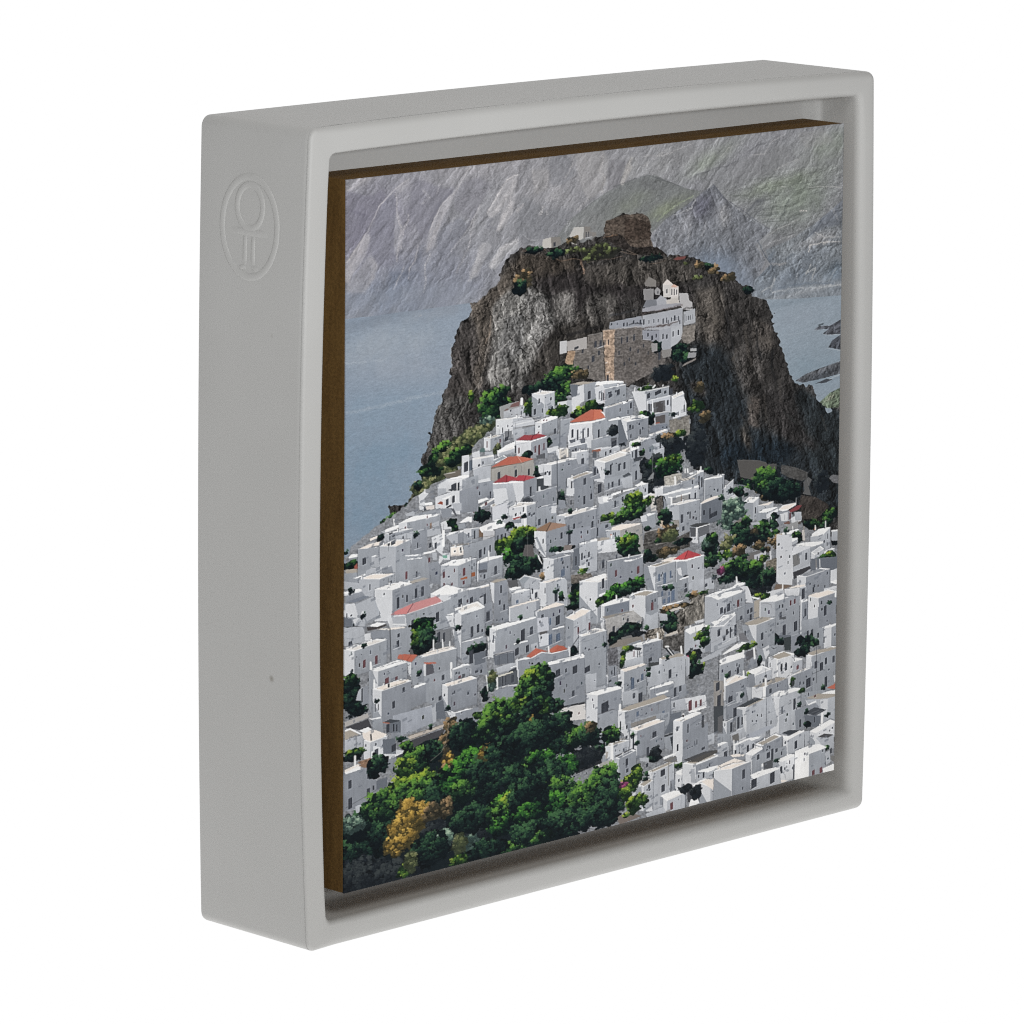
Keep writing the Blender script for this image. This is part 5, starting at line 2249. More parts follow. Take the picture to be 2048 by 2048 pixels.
P w 325 1009 330 1006 331 1052 328 1051
P v 315 1021 326 1020 327 1023 317 1025
P 66,70,76 318 1025 327 1024 327 1032 307 1032
P 88,92,98 291 1033 329 1030 330 1058 292 1056
P 208,204,190 291 1033 320 1030 321 1033 292 1036
f k 300.2 1045.8 2.5 19.8
f k 305.9 1045.8 2.5 19.8
f k 319.8 1045 5.1 15.9
l v 3.4 .9 289 1037 289 1059
w h 283 1062 328 1059 328 1093 287 1084
S v 1.8 .9 287 1061 292 1058 328 1059
b s 278 1042 8.8 23.7
b h 279 1032 8.8 13.2
b d 266 1063 7.6 17.1
l v 2.3 .8 268 1027 271 1059
h 389 1027 391 1035 462 1033 1100 w w h
P v 390 1034 395 1026 410 1029 463 1029 462 1034 391 1036
w h 389 1034 462 1034 464 1127 390 1126
f k 409.7 1054 8.6 14.7
f k 443.9 1054.3 9.1 16.1
f k 425.9 1052.3 3.1 8
f k 440.3 1103.1 5 12.1
S 90,92,92 1.1 .6 406 1125 465 1126
P 60,62,66 408 1124 464 1126 465 1132 410 1130
P 212,208,204 409 1128 465 1130 467 1162 424 1157
w c 465 1070 487 1071 487 1111 466 1109
f k 468.4 1059.8 10.5 12.1
f k 469.1 1129.8 3.9 18.9
P q 466 1110 475 1111 480 1161 467 1162
P c 451 986 456 989 456 1032 454 1028
h 138 959 145 963 210 959 1040 e c g
P t 100 948 111 949 136 956 125 968 116 964 98 955
l 120,62,50 0.9 .8 123 954 116 963
w g 145 963 210 960 210 997 197 1002 148 1001
w w 116 966 125 969 124 998 120 992
w g 124 969 139 958 147 966 147 1004 130 1018 124 1006
P v 50 966 98 958 115 963 116 966 63 971
h 51 968 62 972 116 966 1013 v w g
f m 78.9 994.7 6.8 11.6
f m 96.6 993.6 5.6 6.5
l v 3.2 .9 48 951 50 966
w g 45 968 51 968 61 997 53 993 52 1057 45 1042
P t 148 974 170 978 172 981 150 979
P 90,90,96 149 978 165 981 168 999 150 1002
P w 147 978 152 977 152 1002 148 1001
w h 137 983 147 983 148 1012 137 1012
f k 142.6 988.4 2.7 5.7
f k 177.6 992.4 3.7 5.2
w g 149 1003 202 999 203 1069 183 1074 153 1054
l v 4.3 .95 200 987 201 1016
f k 184.5 1012.2 5 10.4
f k 179.2 1052.6 6.2 9.1
h 202 999 205 1001 235 997 1035 w c g
f m 216.5 1018.7 4.5 5.2
P v 202 999 225 994 235 998 235 1000 225 996 205 1001
P 84,86,90 221 1014 227 1014 226 1024 220 1024
h 183 1026 194 1033 250 1028 1085 e w h
P e 186 1027 221 1023 240 1022 195 1032
P v 193 1079 208 1088 232 1086 250 1090 240 1096 208 1091
w w 192 1082 209 1090 209 1113 202 1105
w h 209 1090 253 1088 253 1130 211 1128
f k 220.4 1091.6 2.5 2.6
f k 228.1 1115 8.8 21
b d 13 1009 15.5 42.3
b g 11 977 13.1 12.8
b d 27 1038 15.6 15.4
P h 28 1000 44 996 45 1032 32 1033
P c 21 1021 26 1002 34 997 32 1024
f k 32.4 1013.7 2.9 28.3
f k 43.7 985.5 1.9 6.4
h 52 1005 69 1013 124 1005 1087 o w h
P e 59 1006 87 1000 119 1001 120 1003 70 1011
l v 3 .95 55 988 55 1005
f k 82.1 1005.1 4.8 7.7
f k 110.4 1020 4.1 9.8
f k 91.6 1045.4 4.9 14.2
f k 57.5 1028.4 2.4 6.4
f k 57.4 1043.9 2.2 15.5
f k 63 1043.9 2.2 12.9
w h 123 1020 129 1020 153 1017 153 1054 124 1061
P v 129 1020 131 1016 151 1015 153 1018 130 1022
w 160,164,172 90 1067 172 1063 172 1099 107 1111 90 1092
S v 0.9 .8 152 1065 172 1062
P c 163 1066 172 1064 172 1098 166 1099
w g 51 1063 69 1063 73 1098 53 1085
P v 46 1061 51 1064 68 1064 68 1067 51 1066 46 1063
P 70,74,80 73 1076 85 1073 105 1080 89 1083
P 176,110,90 71 1075 89 1082 89 1084 71 1077
P q 78 1081 105 1081 105 1104 78 1099
f k 81.2 1090.1 6.1 16.8
f k 91.3 1091.8 3.2 15.5
f k 97.9 1092.8 3.2 14.3
w h 86 1102 105 1104 105 1111 88 1113
P q 171 1062 185 1057 191 1097 172 1093
P 176,172,168 1 1059 44 1051 45 1060 1 1069
P 70,70,74 1 1070 44 1063 51 1082 32 1083
P s 119 1114 189 1106 191 1111 122 1124
P 190,180,170 118 1116 189 1107 188 1112 122 1122
P 72,72,76 123 1125 191 1115 176 1141 129 1142
P o 1 1076 12 1076 27 1090 1 1095
P v 1 1075 11 1073 32 1089 30 1091 11 1077 1 1078
w c 1 1095 36 1092 42 1121 1 1117
l 60,62,66 1.1 .7 22 1093 22 1118
h 36 1103 48 1110 80 1105 1146 e w c
P e 33 1088 54 1086 80 1102 50 1109 36 1101
P v 26 1082 44 1079 51 1085 39 1090
l 60,60,64 3 .8 49 1095 50 1106
w w 54 1119 117 1145 117 1163 55 1140
P q 71 1110 95 1113 96 1145 72 1139
f k 59.7 1133.4 7.2 14.2
f k 92.1 1132.1 8.5 14.3
w h 76 1145 85 1150 117 1143 120 1163 86 1173
P v 76 1145 85 1149 117 1143 117 1145 85 1152
f k 101.6 1161 9.3 15.6
b d 105 1117 8.5 6.5
b y 20 1125 21.6 10.3
b d 13 1131 20.3 9
P b 25 1144 49 1141 59 1154 36 1156
T stone .3 0
P e 1 1154 25 1148 36 1156 1 1159
l v 3.7 .95 20 1131 20 1151
l v 4.2 .95 52 1131 52 1144
w h 1 1159 37 1156 60 1154 62 1214 2 1212
f k 45.1 1174.9 6 10.3
b d 71 1159 10.9 19.4
w c -1 1164 60 1155 62 1241 0 1236
w h 0 1160 60 1157 61 1237 0 1236
f k 11.1 1184.8 6 16.6
f k 45.3 1176.3 5.4 10.8
f k 11.2 1222.6 6.7 21.6
f k 44.8 1211.2 6.1 20.3
f k 54.5 1202.8 2.7 9.4
P v 1 1159 26 1152 36 1159 3 1163
P b 26 1152 53 1145 60 1153 39 1159
l 80,84,88 1.4 .6 3 1230 60 1208
w c 21 1231 50 1227 36 1249 23 1253
P q 60 1190 80 1187 80 1209 60 1208
f k 102.8 1156.7 11.6 16
h 467 1110 490 1118 539 1115 1225 r w h
P v 472 1112 495 1110 530 1108 539 1114 490 1118
f k 505.1 1146.8 14.6 21.6
f k 500.2 1185.5 7.4 12.2
f k 516 1185.2 6.6 13.6
f k 524.7 1185.2 4 9.5
S 80,78,82 1.6 .8 491 1158 524 1155
P v 491 1160 524 1157 524 1160 491 1163
w g 491 1160 524 1157 533 1162 537 1204 494 1196
f k 484 1086.1 1.3 1.3
w c 541 1123 574 1127 574 1153 541 1152
f k 564.8 1136.3 5.4 10.9
f k 578.3 1142.8 8.1 19.1
h 597 1128 598 1131 647 1127 1224 r w h
P v 597 1128 641 1123 647 1130 600 1131
P v 610 1143 636 1141 636 1145 611 1147
w h 647 1139 674 1136 675 1162 647 1167
f k 650.9 1148.5 4.9 19.2
f k 661.7 1143.5 4.9 11.5
h 532 1160 546 1166 640 1158 1211 o w h
P o 538 1161 549 1156 627 1148 635 1157 554 1165
l v 4.6 .95 536 1149 536 1163
f n 572.3 1176.7 4.8 10.9
f n 626.6 1190.8 5.4 16.4
l 100,90,80 0.8 .5 616 1165 616 1179
w w 532 1162 546 1167 547 1190 556 1214 555 1227 546 1219
f k 537.8 1193 2.7 19
f k 550.5 1198.7 3.2 8.2
f k 549.6 1220.3 4 6.8
w g 547 1188 611 1186 639 1187 640 1231 629 1228
P 136,132,128 559 1193 611 1189 611 1198 560 1204
h 557 1204 572 1212 629 1204 1269 e w h
P e 560 1205 619 1200 626 1204 574 1211
f k 564.5 1234.7 2.7 30
f k 608.1 1228.1 7.3 12.3
f k 594.3 1262.3 4.9 21.9
w c 642 1166 673 1166 676 1191 644 1188
w w 671 1167 715 1169 718 1194 679 1198
f m 682.4 1184.6 6.9 22
f m 695 1184.8 4.4 13.8
f m 705.3 1183.7 4.4 13.8
P v 679 1196 715 1193 718 1197 682 1201
P q 641 1193 664 1193 664 1204 642 1204
f k 648.2 1175.3 2.7 9.6
f k 645.3 1221.2 8.2 13.7
w q 641 1204 659 1202 659 1231 628 1233
P 60,62,66 629 1235 647 1234 646 1239 629 1239
w g 628 1239 647 1238 654 1274 631 1263
P x 641 1242 648 1241 657 1293 660 1304 650 1291
h 647 1209 667 1215 707 1207 1309 e w h
w h 667 1215 707 1207 707 1236 721 1228 722 1292 669 1305
P v 645 1207 668 1205 696 1200 707 1205 682 1211 667 1211
l v 4.7 .95 668 1200 668 1213
P 70,60,60 666 1200 670 1201 670 1206 666 1205
w w 647 1209 667 1215 668 1290 655 1259 647 1241
f k 656 1227.8 3.6 9.6
f k 678.6 1231.8 3.8 19.3
f k 656.7 1267.8 3.8 15.1
f k 692.6 1266.8 1.7 11.1
f k 698.2 1265.4 1.7 11.1
f k 711.8 1282.5 6.9 5.5
f k 709.9 1217.2 4.1 11.1
f k 678.7 1274.5 1.9 2.8
f k 682.8 1273.4 1.9 2.8
f k 687.6 1272.5 1.9 2.8
f k 696.7 1229.2 1.9 2.2
f k 700.9 1228.1 1.9 2.2
S q 2.8 .5 684 1226 692 1223 700 1219
P 72,74,78 707 1222 712 1222 713 1237 708 1239
w c 721 1256 735 1255 735 1278 723 1278
P o 501 1226 514 1223 544 1220 550 1226 522 1230
h 501 1227 519 1231 556 1227 1286 o w c
l v 5.4 .95 520 1227 521 1260
P 170,164,158 508 1240 513 1241 511 1256 507 1255
P 90,90,94 525 1254 561 1246 570 1250 537 1259
h 527 1258 535 1262 570 1252 1312 h w h
w c 526 1258 535 1262 536 1296 530 1278
f k 551.9 1272.4 5.1 15
f k 552.4 1290.2 4.8 8.2
w 160,158,154 484 1263 521 1259 521 1287 492 1282
l v 4 .95 493 1251 493 1266
S c 1.9 .8 474 1232 501 1227
b d 489 1235 17.2 17.6
b g 518 1207 17.3 16.3
b d 524 1217 12 8.1
b o 483 1194 10.6 17.6
b d 483 1210 11.9 13.5
P c 494 1199 511 1196 511 1200 496 1208
b x 611 1270 14.9 15.1
b d 604 1280 10.8 6.9
P v 627 1281 654 1277 653 1281 628 1286
P 120,118,116 627 1287 654 1284 657 1298 635 1293
P c 577 1270 597 1274 597 1283 580 1278
f k 593.3 1289.4 4.9 8.2
b y 573 1289 12.1 6.8
b y 571 1307 12.1 15
b y 556 1320 14.8 15
b g 548 1329 16.1 15
b p 548 1316 5.4 5.5
b y 659 1307 9.6 5.5
h 592 1303 606 1307 650 1298 1390 o w c
P o 596 1304 639 1294 649 1297 607 1306
l 120,118,114 1.9 .7 638 1289 639 1343
f k 626.7 1313.3 8.4 13.7
f k 627.5 1346.4 7.6 15.1
f k 594.2 1311.4 2.2 9.6
f k 609.7 1311.8 2.2 3.3
w h 643 1333 656 1334 655 1366 643 1366
f k 644 1347.1 1.9 24.8
h 653 1322 667 1328 685 1324 1358 v w c
P v 652 1319 670 1314 685 1323 668 1328
f k 658.6 1312.2 3.8 5.5
h 576 1326 587 1333 606 1324 1385 o w c
P o 580 1326 595 1320 604 1322 588 1330
f k 598.1 1335.6 3.5 8.2
w g 567 1335 580 1331 587 1358 570 1353
w w 564 1334 570 1334 570 1353 564 1352
P 78,78,80 669 1297 713 1290 738 1292 751 1299 711 1304 691 1308
h 668 1304 696 1314 752 1305 1357 o w h
P 84,82,80 678 1303 711 1296 742 1293 751 1296 702 1309
P v 668 1302 694 1311 752 1302 752 1305 696 1315
w c 685 1320 694 1321 696 1352 686 1349
w c 696 1335 747 1334 747 1362 698 1355
P v 699 1328 733 1326 751 1325 751 1331 722 1336 703 1331
f k 713.2 1339.4 3.6 12.5
f k 702.8 1339.7 2.8 6.9
f k 733.3 1345.8 2.5 8.3
P v 689 1356 706 1349 719 1348 714 1355 692 1359
P 70,72,76 678 1364 706 1358 709 1397 680 1389
h 706 1358 730 1378 761 1371 1435 e w w
P e 709 1356 736 1352 759 1372 731 1377
f k 733 1376.2 3.3 8.3
b x 665 1360 15.1 8.3
P w 652 1346 656 1346 661 1362 656 1361
w h 621 1363 646 1372 676 1366 676 1394 621 1380
P v 621 1365 650 1371 673 1364 676 1367 648 1376
h 752 1157 758 1160 805 1151 1240 e w h
P e 758 1156 780 1147 796 1149 799 1153 759 1157
P v 752 1156 780 1141 802 1151 802 1153 780 1144 758 1159
l v 3.9 .95 756 1143 756 1157
l v 3.6 .95 796 1137 797 1152
f k 768.4 1190.8 8.4 12.5
f k 766.3 1135.6 5.6 11.1
f k 783.3 1134.6 5 11.1
P c 780 1179 794 1179 794 1202 782 1204
S v 1.7 .8 762 1204 785 1201
P 140,134,128 732 1143 753 1148 755 1173 733 1168
w 150,146,142 732 1146 752 1148 755 1201 733 1207
f k 740.9 1157.5 8.3 18
f k 744.1 1190 8.3 27.7
P 70,74,78 733 1198 754 1201 755 1259 734 1254
P 100,100,102 742 1223 753 1221 753 1259 742 1256
w h 806 1146 820 1149 822 1176 807 1174
f k 806.8 1186.4 3.4 8.4
w c 802 1172 819 1180 831 1203 808 1205
h 815 1176 842 1181 896 1173 1246 o w h
P o 816 1175 850 1171 867 1167 893 1174 853 1179 831 1181
l v 4.5 .95 844 1162 845 1181
f k 855.2 1193.3 5.1 9.8
f k 849.5 1170.4 4.3 4.2
f k 840 1168.2 3.4 5.6
f k 845.2 1160.3 2.8 4.2
P w 815 1177 842 1181 842 1206 831 1202
P v 839 1180 845 1181 845 1206 839 1206
S 130,130,132 0.8 .6 819 1181 825 1189 832 1187 839 1190
h 894 1171 900 1171 946 1163 1226 e w h
f k 939.1 1194.2 9.2 19.8
f k 950.5 1189.1 3.5 7.1
f k 851.7 1170.2 4.3 2.8
b y 903 1185 4.3 8.4
P 60,62,66 902 1182 907 1183 905 1195 902 1194
h 856 1203 875 1209 922 1204 1296 r w c
P v 856 1202 873 1197 890 1200 908 1198 922 1202 922 1205 875 1209 858 1204
w w 856 1203 876 1209 871 1267 858 1228
f k 860.6 1217.6 3.4 14
f k 881.4 1241.3 3.4 15.5
f k 908.4 1233.6 5.2 24
w c 846 1205 858 1204 873 1262 869 1273 849 1270
f k 857.2 1261.6 2.8 8.4
f k 837.1 1242.2 2.3 5.6
b y 926 1208 5.8 7.1
w g 924 1213 976 1217 976 1229 924 1243
f k 940.2 1219.8 2.3 7.1
f k 932.3 1221.5 2 2.3
P o 934 1227 961 1223 1002 1233 1002 1241 977 1240
P v 967 1225 983 1223 1003 1224 1003 1233
P t 980 1215 1005 1209 1005 1219 992 1220
w c 934 1231 983 1238 1002 1238 1003 1295 940 1283
P w 966 1238 983 1240 982 1283 968 1261
f k 1000.9 1255 4.4 10
w h 910 1248 954 1240 965 1254 931 1261 931 1292 912 1291
P v 932 1228 940 1241 956 1237 957 1241 940 1244
P 72,76,82 931 1259 954 1251 981 1263 956 1270
S c 0.9 .7 943 1263 963 1259
S c 0.9 .7 952 1268 972 1262
P q 932 1263 969 1273 970 1297 932 1290
f k 921.7 1278.9 3.7 17
f k 954.1 1278.1 2.3 12.8
b d 938 1284 8.7 5.7
l v 5.2 .95 971 1269 970 1302
h 782 1213 803 1216 846 1205 1301 o w c
P 70,74,78 782 1211 820 1200 839 1206 800 1215
P o 806 1215 838 1206 841 1208 809 1216
w w 793 1219 803 1216 804 1276 797 1258
w g 781 1214 795 1220 797 1258 781 1260
f k 786.3 1245.6 4.8 25.1
f k 794.5 1243.3 3.4 16.7
f k 778.1 1221.4 7 19.5
P 168,172,180 805 1276 849 1267 866 1273 829 1284 810 1286
h 753 1235 761 1237 775 1233 1266 q w g
f k 771.7 1251.2 4.8 20.9
f k 757.2 1242.9 2 6.9
w c 769 1265 798 1259 807 1278 773 1286
P 110,108,106 773 1270 787 1268 789 1286 775 1284
w g 742 1259 769 1265 771 1299 742 1284
h 776 1289 782 1292 812 1287 1329 v w c
l v 2.8 .9 777 1281 778 1300
P v 779 1290 810 1284 835 1286 832 1290 798 1292
w c 791 1291 810 1287 827 1300 824 1312 793 1313
f k 807.7 1306.4 5.6 15.4
f k 818.7 1304.8 4.2 12.6
f k 781.1 1306.9 3.4 8.4
P 74,76,80 829 1299 869 1290 883 1295 838 1304
P o 832 1303 852 1297 878 1294 883 1297 839 1306
h 824 1300 838 1308 882 1296 1343 o w h
P 64,68,74 880 1290 899 1288 929 1295 902 1300
h 885 1304 895 1308 931 1298 1343 e w c
P v 883 1295 898 1301 931 1295 932 1298 896 1308 886 1304
f k 913 1323.3 6.3 17
f k 939.6 1322.6 5.2 12.8
w c 931 1299 944 1300 956 1325 934 1331
h 944 1301 957 1308 1002 1293 1344 v w w
P v 944 1301 970 1296 1001 1291 1002 1295 957 1307
P w 945 1303 957 1308 956 1326 951 1317
w c 958 1319 998 1321 998 1351 979 1349
P 80,80,82 960 1318 976 1314 998 1321 985 1325
f k 1000.7 1331.6 4.4 11.4
f k 992.3 1355.2 4.4 11.4
b g 982 1347 3.5 5.7
h 803 1316 817 1324 840 1313 1394 r w h
P v 803 1315 827 1311 839 1310 840 1315 817 1324
w g 817 1324 892 1320 895 1346 878 1350 841 1352 819 1361
f k 830.2 1329.9 5.1 11.2
f k 852.5 1331.2 7.1 12.7
f k 861.8 1334.8 5.1 31
f k 870.2 1324.9 4.9 8.4
f k 881.7 1334 3.4 8.5
P 84,86,90 840 1346 864 1342 864 1361 844 1359
l v 4.2 .95 840 1348 840 1360
h 863 1348 873 1352 911 1344 1402 r c w
P v 873 1349 898 1341 913 1343 911 1347 884 1353
P g 863 1348 874 1352 890 1383 883 1377 864 1364
f k 880.8 1370.4 6.3 15.5
f k 910.3 1380.4 3.7 31.1
f k 905.9 1372.3 2 5.7
l v 3.7 .9 895 1340 896 1357
h 911 1337 943 1350 979 1346 1468 v v g
P v 911 1337 941 1332 964 1334 982 1344 979 1348 941 1349
w g 943 1352 979 1346 980 1435 943 1425
w v 912 1339 943 1351 943 1438 913 1431
f m 953 1393.8 5.8 11.4
f m 969.9 1392.3 5.8 12.8
f k 973.3 1350.6 2.9 5.7
P c 979 1356 989 1354 991 1380 981 1384
P v 974 1390 997 1385 1005 1392 1005 1412 977 1408
P 120,118,116 991 1366 1004 1369 1004 1384 994 1378
w c 742 1284 765 1282 767 1314 743 1317
f k 759.5 1307.2 7 13.9
P v 742 1280 756 1279 765 1282 743 1286
P h 743 1309 778 1314 802 1317 803 1326 743 1328
P e 769 1311 785 1312 802 1317 799 1320 776 1317
h 738 1332 782 1343 813 1340 1427 e c g
P e 743 1328 779 1320 812 1338 785 1344 774 1336 743 1339
w c 743 1339 774 1338 774 1358 743 1356
f k 799.3 1361.5 7 23.8
P 76,74,76 746 1361 768 1355 797 1369 765 1372
h 762 1372 769 1378 799 1371 1438 o w h
P w 772 1340 782 1343 781 1363 775 1356
P e 716 1349 743 1357 765 1375 735 1382
w h 813 1365 856 1364 859 1396 817 1394
P v 813 1365 830 1361 859 1361 877 1362 877 1367 859 1368 816 1368
P w 869 1363 879 1361 880 1384 869 1384
f k 861 1379.5 8.6 26.8
P 110,112,118 816 1377 832 1377 839 1385 837 1411 817 1406
P e 851 1397 882 1392 898 1397 865 1400
P w 755 1374 769 1378 771 1438 753 1433
f k 792 1391.7 5.6 8.4
C 2900 9 751 64 693 129 646 214 592 281 524 369 488 540 486 664 538 687 699 784 738 1006 898 1003 1401 549 1394 476 1209 305 1127 179 1117 104 1200 1 1214
h 705 1355 728 1369 798 1369 1435 e w c
P e 709 1352 736 1353 759 1375 732 1376
P 84,82,80 751 1359 771 1356 794 1368 763 1370
l v 3.9 .95 765 1360 766 1378
f k 744 1396 6.2 9.4
f k 755.7 1395.8 6.3 7.8
f k 779.1 1393.1 6.3 9.4
f k 790.8 1392.9 6.3 9.4
h 628 1367 636 1375 674 1367 1411 r w c
P v 621 1361 651 1357 674 1365 636 1373
f m 646.4 1388.7 6.1 15.4
h 735 1336 774 1341 814 1335 1447 e w h
f k 799 1359.1 6.3 19.6
P 150,148,146 621 1400 644 1394 644 1405 614 1409
w c 591 1392 629 1386 636 1403 598 1405
P 120,110,104 531 1384 553 1378 583 1394 538 1401
f k 545.4 1366.9 4.5 15.3
w c 814 1373 878 1367 882 1399 819 1403
f k 861.8 1382.4 9.6 23.7
f k 822.2 1384.4 11.9 19.6
P v 814 1369 869 1361 878 1367 822 1375
P v 686 1385 701 1385 705 1398 682 1400
b x 674 1359 13.8 9.3
b x 697 1373 11.6 15.5
P 22,31,36 0 1254 36 1242 84 1225 117 1146 152 1132 193 1131 221 1127 263 1129 313 1126 373 1111 385 1225 387 1410 223 1407 1 1400
b d 23 1336 53.8 79.7
b d 16 1273 36.9 28.9
b x 37 1376 54 39.9
b x 102 1386 44.5 32.9
b s 16 1265 23.5 18.1
b d 91 1299 44.3 51
b g 53 1239 23.7 25.4
b g 77 1241 30.6 32.7
b y 128 1214 44.6 36.5
b g 132 1237 51.6 32.9
b g 131 1167 30.9 25.5
b y 114 1174 20.5 21.8
b d 56 1160 13.5 25.3
b g 117 1135 13.7 14.6
b o 200 1122 14.6 29.4
b o 185 1151 13.9 29.3
b a 197 1183 10.4 16.2
b d 166 1157 20.8 22
l 150,140,128 1.1 .7 162 1175 183 1162 193 1135 196 1106
l 150,140,128 1.1 .7 186 1155 214 1132
b o 188 1211 11.8 22
b a 194 1223 13.9 22.1
b d 228 1139 31.5 33.1
b d 194 1252 41.8 51.5
b f 243 1206 38.7 40.6
b f 215 1221 38.5 36.8
b d 264 1240 38.9 59.3
b g 222 1252 28 22.1
b a 267 1182 14.1 18.5
b d 306 1191 39.2 40.9
b d 345 1171 46.7 33.6
b g 291 1110 31.9 33.3
b g 277 1125 28.3 25.9
b g 263 1144 21.2 22.2
b d 306 1139 24.9 18.6
b a 121 1271 24 32.9
b a 111 1297 30.8 29.2
b a 146 1284 24.1 29.3
b a 94 1329 20.5 21.9
b a 118 1321 24 21.9
b o 166 1282 17.3 22
b o 191 1277 13.9 22.1
b x 170 1323 27.8 25.7
b s 187 1346 24.4 25.8
b d 160 1354 38.1 33.1
b x 240 1353 35.2 29.6
b s 236 1359 21.1 18.5
b d 243 1313 42.3 29.6
b y 219 1391 17.5 14.8
b h 219 1358 14 22.2
b y 112 1385 13.7 14.6
b h 125 1370 13.8 22
b f 314 1312 35.7 41
b y 328 1297 39.4 22.4
b f 300 1338 28.5 26.1
b d 353 1300 39.6 48.7
b g 289 1313 21.3 22.3
b g 346 1253 32.4 41.1
b d 321 1247 21.5 29.8
b d 357 1353 43.3 30
b g 322 1393 35.8 15
b d 272 1383 35.5 22.3
b g 343 1383 25.2 18.7
b d 369 1061 29.6 34.6
b g 368 1041 23.2 17.3
b y 353 1051 20.5 15.9
b g 389 1057 15.5 9.3
b d 388 1079 12.9 17.3
b g 345 1067 21.8 18.6
b g 366 1075 16.7 14.6
b d 371 1098 25.8 24
b g 337 1090 23 17.3
b y 333 1105 23 14.6
b g 382 1111 19.4 17.4
b y 382 1124 18.1 13.4
b d 408 1122 15.6 16.1
b d 354 1118 20.5 16
b d 413 1150 23.4 14.7
b g 300 1113 21.6 15.9
b y 285 1119 16.5 11.9
b g 274 1125 18.9 11.9
b d 323 1128 25.5 11.9
b g 310 1131 17.8 11.9
b y 252 1106 7.5 9.2
b g 300 1089 7.6 7.9
b d 354 1138 25.7 10.7
b a 358 1137 6.4 8
b g 378 1143 12.9 10.7
b d 396 1170 39.9 33.7
b d 367 1170 43.3 41.1
b d 422 1206 29.2 18.8
b g 447 1193 22 22.6
b d 473 1196 22.1 26.5
b o 477 1181 14.8 11.3
b g 518 1208 18.6 19
P 44,46,50 437 1240 496 1235 500 1262 448 1272
S h 1.9 .7 433 1242 496 1224
b x 466 1243 33.2 18.9
b f 419 1254 32.8 26.3
b f 379 1233 28.9 30
b d 390 1266 43.5 37.5
b g 408 1300 40.1 33.9
b d 442 1346 58.7 45.4
b g 471 1327 40.6 41.7
b g 507 1295 29.7 30.4
b d 515 1335 29.8 41.9
b d 501 1369 44.6 30.4
b f 390 1333 39.9 41.4
b d 424 1372 58.5 34
b d 354 1287 43.2 44.9
b f 354 1331 28.8 22.5
b d 362 1371 43.3 22.5
b g 380 1387 21.8 15
b y 560 1319 18.8 19.1
b y 575 1300 11.3 15.3
b y 549 1335 15 19.1
b p 545 1319 9 6.1
b y 575 1361 22.6 15.3
b y 564 1366 15.1 19.1
b y 549 1385 7.5 7.6
'''

# ------------------------------------------------------------------ helpers
scene = bpy.context.scene
col = scene.collection

def link(name, verts, faces, mat, parent=None, smooth=True):
    me = bpy.data.meshes.new(name)
    me.from_pydata(verts, [], faces); me.validate(); me.update()
    if smooth: me.polygons.foreach_set('use_smooth', [True] * len(me.polygons))
    me.materials.append(mat)
    o = bpy.data.objects.new(name, me); col.objects.link(o)
    if parent is not None: o.parent = parent
    return o

def material(name, rough=.55, spec=.3):
    m = bpy.data.materials.new(name); m.use_nodes = True
    nt = m.node_tree; b = nt.nodes['Principled BSDF']
    b.inputs['Roughness'].default_value = rough
    b.inputs['Specular IOR Level'].default_value = spec
    return m, nt, b

def node(nt, kind, **kw):
    n = nt.nodes.new(kind)
    for k, v in kw.items():
        if k in n.inputs: n.inputs[k].default_value = v
        else: setattr(n, k, v)
    return n

def ramp(nt, src, stops):
    r = nt.nodes.new('ShaderNodeValToRGB'); nt.links.new(src, r.inputs['Fac'])
    e = r.color_ramp.elements
    while len(e) < len(stops): e.new(.5)
    for q, (p, c) in zip(e, stops): q.position = p; q.color = (*c, 1)
    return r.outputs['Color']

# ------------------------------------------------------------------ materials
def plaster():
    m, nt, b = material('cast_white_plaster', .5, .22)
    tc = node(nt, 'ShaderNodeTexCoord').outputs['Object']
    n1 = node(nt, 'ShaderNodeTexNoise', Scale=22.0, Detail=6.0, Roughness=.6)
    n2 = node(nt, 'ShaderNodeTexNoise', Scale=900.0, Detail=2.0)
    v = node(nt, 'ShaderNodeTexVoronoi', Scale=62.0)
    n3 = node(nt, 'ShaderNodeTexNoise', Scale=60.0, Detail=1.0)
    for n in (n1, n2, v, n3): nt.links.new(tc, n.inputs['Vector'])
    base = ramp(nt, n1.outputs['Fac'], [(.3, PLASTER_A), (.7, PLASTER_B)])
    speck = ramp(nt, v.outputs['Distance'], [(.0, (.45, .42, .36)), (.035, (.62, .6, .56)), (.075, (1, 1, 1))])
    gate = ramp(nt, n3.outputs['Fac'], [(.50, (0, 0, 0)), (.56, (1, 1, 1))])
    mix = node(nt, 'ShaderNodeMix', data_type='RGBA', blend_type='MULTIPLY')
    nt.links.new(gate, mix.inputs['Factor']); nt.links.new(base, mix.inputs['A']); nt.links.new(speck, mix.inputs['B'])
    nt.links.new(mix.outputs['Result'], b.inputs['Base Color'])
    bp = node(nt, 'ShaderNodeBump', Strength=.06, Distance=.0004)
    add = node(nt, 'ShaderNodeMath', operation='ADD')
    nt.links.new(n1.outputs['Fac'], add.inputs[0]); nt.links.new(n2.outputs['Fac'], add.inputs[1])
    nt.links.new(add.outputs[0], bp.inputs['Height']); nt.links.new(bp.outputs['Normal'], b.inputs['Normal'])
    return m

